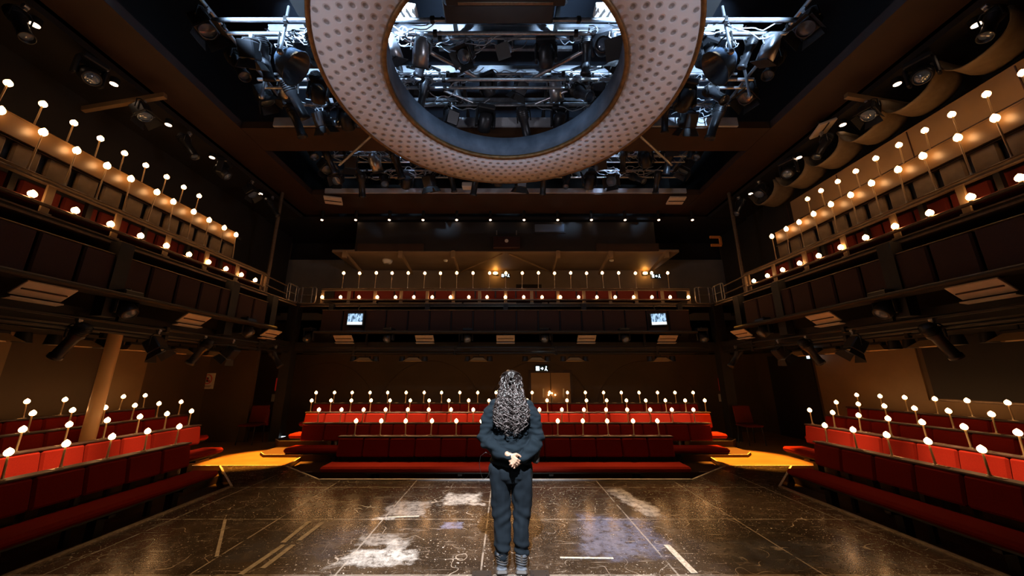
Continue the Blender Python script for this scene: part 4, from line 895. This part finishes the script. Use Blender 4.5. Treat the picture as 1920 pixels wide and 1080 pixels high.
# joggers
def fold_tr(p):
    f = noise.noise(Vector((p.x*14, p.y*12, p.z*5)))*.012+noise.noise(Vector((p.x*20, p.y*20, p.z*14+5)))*.006
    f += math.sin(p.z*85+p.x*20)*.007*max(0, 1-abs(p.z-.17)/.09)+math.sin((p.z+abs(p.x)*.8)*60)*.005*max(0, 1-abs(p.z-.42)/.1)
    return f
tr = MB()
loft(tr, [(.90, .165, .12, 0, 0), (.86, .178, .13, 0, 0), (.80, .182, .135, 0, -.005), (.74, .172, .125, 0, -.005), (.70, .14, .10, 0, 0)])
for s in (-1, 1):
    limb(tr, [(s*.092, -.012, .79, .103), (s*.098, 0, .66, .094), (s*.094, .01, .50, .078), (s*.086, 0, .36, .071), (s*.084, -.01, .22, .066), (s*.082, -.01, .13, .055)])
fuse(tr, 'joggers', M['trousers'], pt, .0065, 5, fold_tr)
for s in (-1, 1):
    bt = MB(); limb(bt, [(s*.082, -.022, .135, .050), (s*.082, -.025, .07, .047), (s*.086, .05, .055, .047), (s*.094, .13, .048, .046), (s*.098, .175, .042, .036)]); bt.box((s*.09, .05, .03), (.09, .24, .05), Matrix.Rotation(R(-4*s), 4, 'Z'), .02)
    b = fuse(bt, 'boot', M['boot'], pt, .005, 4)
    MB().box((PX+s*.09, PY+.055, .016), (.104, .285, .032), Matrix.Rotation(R(-4*s), 4, 'Z'), .014).build('sole', M['sole'], None).parent = b
    so = b.children[0]; so.location = (-PX, -PY, 0)
    lc = MB()
    for k in range(4): z = .075+.018*k; lc.tube([(s*.082+.052*math.cos(t), -.024+.052*math.sin(t), z+.006*math.sin(t*2)) for t in [i*2*math.pi/16 for i in range(17)]], .0035, 5)
    lc.box((s*.082, -.073, .12), (.018, .008, .05)); l_ = lc.build('lace', M['sole']); l_.parent = b
# hair: a soft volume, then separate curls over it, half tied up
def hw(z):       # half width, back depth, centre y
    T = [(1.655, .03, .04, -.01), (1.635, .066, .072, -.012), (1.60, .086, .088, -.018), (1.55, .094, .095, -.022), (1.50, .098, .088, -.035), (1.44, .108, .072, -.065), (1.38, .126, .056, -.09), (1.30, .148, .046, -.105), (1.22, .140, .040, -.115), (1.15, .108, .034, -.118), (1.10, .07, .028, -.118), (1.07, .03, .02, -.118)]
    for a, b in zip(T, T[1:]):
        if a[0] >= z >= b[0]:
            f = (a[0]-z)/(a[0]-b[0]); return tuple(a[i]+(b[i]-a[i])*f for i in (1, 2, 3))
    return T[0][1:] if z > T[0][0] else T[-1][1:]
hb = MB(); zs = [1.655, 1.635, 1.60, 1.55, 1.50, 1.44, 1.38, 1.30, 1.22, 1.17]
loft(hb, [(z, hw(z)[0]*(.93 if z > 1.4 else .80), hw(z)[1]*.9, 0, hw(z)[2]) for z in zs])
fuse(hb, 'hair', M['hair'], pt, .007, 3, lambda p: noise.noise(Vector((p.x*22, p.y*22, p.z*12)))*.016)
hr = random.Random(21)
def curls(n, m_, zt, rr0, outw):
    mb = MB()
    for i in range(n):
        a = hr.uniform(-1.0, 1.0)*1.45; z0 = hr.uniform(*zt); z1 = max(1.06+abs(a)*.06+hr.uniform(0, .12), z0-hr.uniform(.22, .55)); ph = hr.uniform(0, 6.28); wl_ = hr.uniform(.045, .08); rad = hr.uniform(.011, .024); steps = 26; pts = []
        lean = hr.uniform(-.25, .25); hand_ = hr.choice((-1, 1))
        for k in range(steps+1):
            t = k/steps; z = z0+(z1-z0)*t; w_, d_, c_ = hw(z); aa = a*(1-.12*t)+lean*t*.5
            x = math.sin(aa)*(w_+outw); y = c_-math.cos(aa)*(d_+outw); q = ph+hand_*(z0-z)/wl_*6.28; g = rad*min(1, .3+t*1.4)
            pts.append((x+g*math.cos(q), y+g*math.sin(q)*.8-.003, z+.004*math.sin(q*.5)))
        mb.tube(pts, hr.uniform(.0045, .0085), 6, .002)
    return mb.build(m_[0], m_[1], None)
for q in ((75, ('dark_curls', M['hair']), (1.40, 1.62), 0, .010), (38, ('lit_curls', M['hairlit']), (1.28, 1.60), 0, .012), (22, ('highlight_curls', M['hairglint']), (1.22, 1.55), 0, .014)):
    o = curls(*q); o.parent = pt
bn = MB()
for k in range(16):
    ph = hr.uniform(0, 6.28); r0 = hr.uniform(.018, .036); bn.tube([(r0*math.cos(ph+i*.5)+hr.uniform(-.003, .003), -.125-.012*math.cos(i*.9+k), 1.578+r0*.8*math.sin(ph+i*.5)) for i in range(12)], .006, 6)
for k in range(26):
    a = -1.5+3.0*k/25; bn.tube([(.092*math.sin(a)*(1-t)+.01*math.sin(a)*t, -.02-.085*math.cos(a)*(1-t)-.105*t, (1.60+.055*math.cos(a*.9))*(1-t)+1.585*t+.018*math.sin(t*3.14)) for t in [i/8 for i in range(9)]], .0045, 5, .003)
bn.build('tied_bun', M['hair']).parent = pt
hp = MB(); hp.tube([(.097*math.sin(a), -.012, 1.555+.105*math.cos(a)) for a in [-1.5+3.0*i/20 for i in range(21)]], .006, 6); hp.build('headband', M['black']).parent = pt
# pouch with radio on the hip, dangling cable
t = thing('belt_pouch', 'black belt pouch with an orange-tipped pen on the right hip of the person', 'pouch', (PX+.225, PY-.03, .86))
MB().box((PX+.225, PY-.03, .925), (.06, .10, .15), Matrix.Rotation(R(8), 4, 'Y'), .015).build('bag', M['black'], t)
MB().box((PX+.235, PY-.03, .985), (.066, .106, .05), Matrix.Rotation(R(8), 4, 'Y'), .01).build('flap', M['blackmetal'], t)
pn = MB().cyl((PX+.25, PY-.05, .985), (PX+.275, PY-.055, 1.045), .006).build('pen', bpy.data.materials.get('orange_paint'), t)
MB().cyl((PX+.275, PY-.055, 1.045), (PX+.283, PY-.056, 1.065), .005, .002).build('pen_tip', M['white'], pn)
t = MB().tube([(PX-.185+.0, PY-.09, .93), (PX-.23, PY-.10, .95), (PX-.275, PY-.10, .92), (PX-.285, PY-.10, .85), (PX-.27, PY-.10, .78), (PX-.25, PY-.10, .73), (PX-.21, PY-.1, .75), (PX-.18, PY-.1, .82)], .0018, 6).build('radio_cable', M['steel'], loc=(PX-.24, PY-.1, .85))
tag(t, 'thin cable loop dangling from the left hip of the person', 'cable')

# ------------------------------------------------------------------ lights
def light(kind, name, loc, target, power, col, **kw):
    l = bpy.data.lights.new(name, kind); l.energy = power; l.color = col
    for k, v in kw.items(): setattr(l, k, v)
    o = bpy.data.objects.new(name, l); C.objects.link(o); o.location = loc
    if target is not None: o.rotation_euler = (Vector(target)-Vector(loc)).to_track_quat('-Z', 'Y').to_euler()
    return o
light('SPOT', 'key_spot', (.0, -1.3, 6.4), (.0, 3.75, 0), 8000, (.88, .94, 1), spot_size=R(29), spot_blend=.7, shadow_soft_size=.05)
for s in (-1, 1):
    light('SPOT', 'warm_wash', (s*3.3, 8.72, 6.75), (s*1.6, 4.6, 0), 2200, (1, .55, .2), spot_size=R(42), spot_blend=.9, shadow_soft_size=.03)
    light('SPOT', 'warm_wash', (s*5.55, 6.4, 2.75), (s*3.4, 4.2, 0), 60, (1, .55, .2), spot_size=R(60), spot_blend=.9, shadow_soft_size=.03)
for s in (-1, 1):
    light('SPOT', 'corner_spot', (s*4.6, 8.6, 6.3), (s*4.95, 7.75, 0), 13000, (1, .38, .04), spot_size=R(19), spot_blend=.5, shadow_soft_size=.05)
    light('AREA', 'side_bench_light', (s*3.3, 4.6, 6.6), (s*5.62, 4.6, .5), 26, (1, .62, .30), shape='RECTANGLE', size=4.8, size_y=.06, spread=R(7))
    light('SPOT', 'added_ring_fill', (s*4.6, 1.2, 2.8), (s*.3, 4.4, 5.8), 300, (.86, .86, 1), spot_size=R(62), spot_blend=.8, shadow_soft_size=.4)  # added fill lamps, imitating floor bounce on the ring underside
light('AREA', 'centre_bench_light', (0, 7.3, 6.55), (0, 8.42, .66), 52, (1, .60, .30), shape='RECTANGLE', size=8.6, size_y=.06, spread=R(6))
for s in (-1, 1):
    light('SPOT', 'grid_light', (s*2.0, 3.2, 6.75), (s*2.0, 6.8, 8.2), 2300, (.45, .68, 1), spot_size=R(62), spot_blend=.35, shadow_soft_size=.08)
    light('SPOT', 'grid_light', (s*3.9, 3.1, 6.75), (s*3.4, 6.8, 8.2), 1700, (.45, .68, 1), spot_size=R(62), spot_blend=.35, shadow_soft_size=.08)
    light('SPOT', 'grid_light', (s*2.4, 6.75, 6.85), (s*2.6, 9.0, 7.75), 420, (.5, .7, 1), spot_size=R(66), spot_blend=.4, shadow_soft_size=.08)
light('SPOT', 'added_drum_fill', (0, 2.85, 6.6), (0, 6.1, 6.05), 150, (.5, .72, 1), spot_size=R(85), spot_blend=.6, shadow_soft_size=.08)  # added out of view to brighten the inner face of the drum
w = bpy.data.worlds.new('world'); bpy.context.scene.world = w; w.use_nodes = True
w.node_tree.nodes['Background'].inputs[0].default_value = (.01, .012, .02, 1); w.node_tree.nodes['Background'].inputs[1].default_value = .0
for o in bpy.data.objects:
    if '_o' in o: del o['_o']
sc = bpy.context.scene
sc.view_settings.view_transform = 'Standard'; sc.view_settings.look = 'None'; sc.view_settings.gamma = 1; sc.view_settings.exposure = 0
sc.cycles.use_denoising = True; sc.cycles.sample_clamp_indirect = 6; sc.cycles.max_bounces = 6; sc.cycles.use_adaptive_sampling = True
sc.cycles.use_light_tree = True
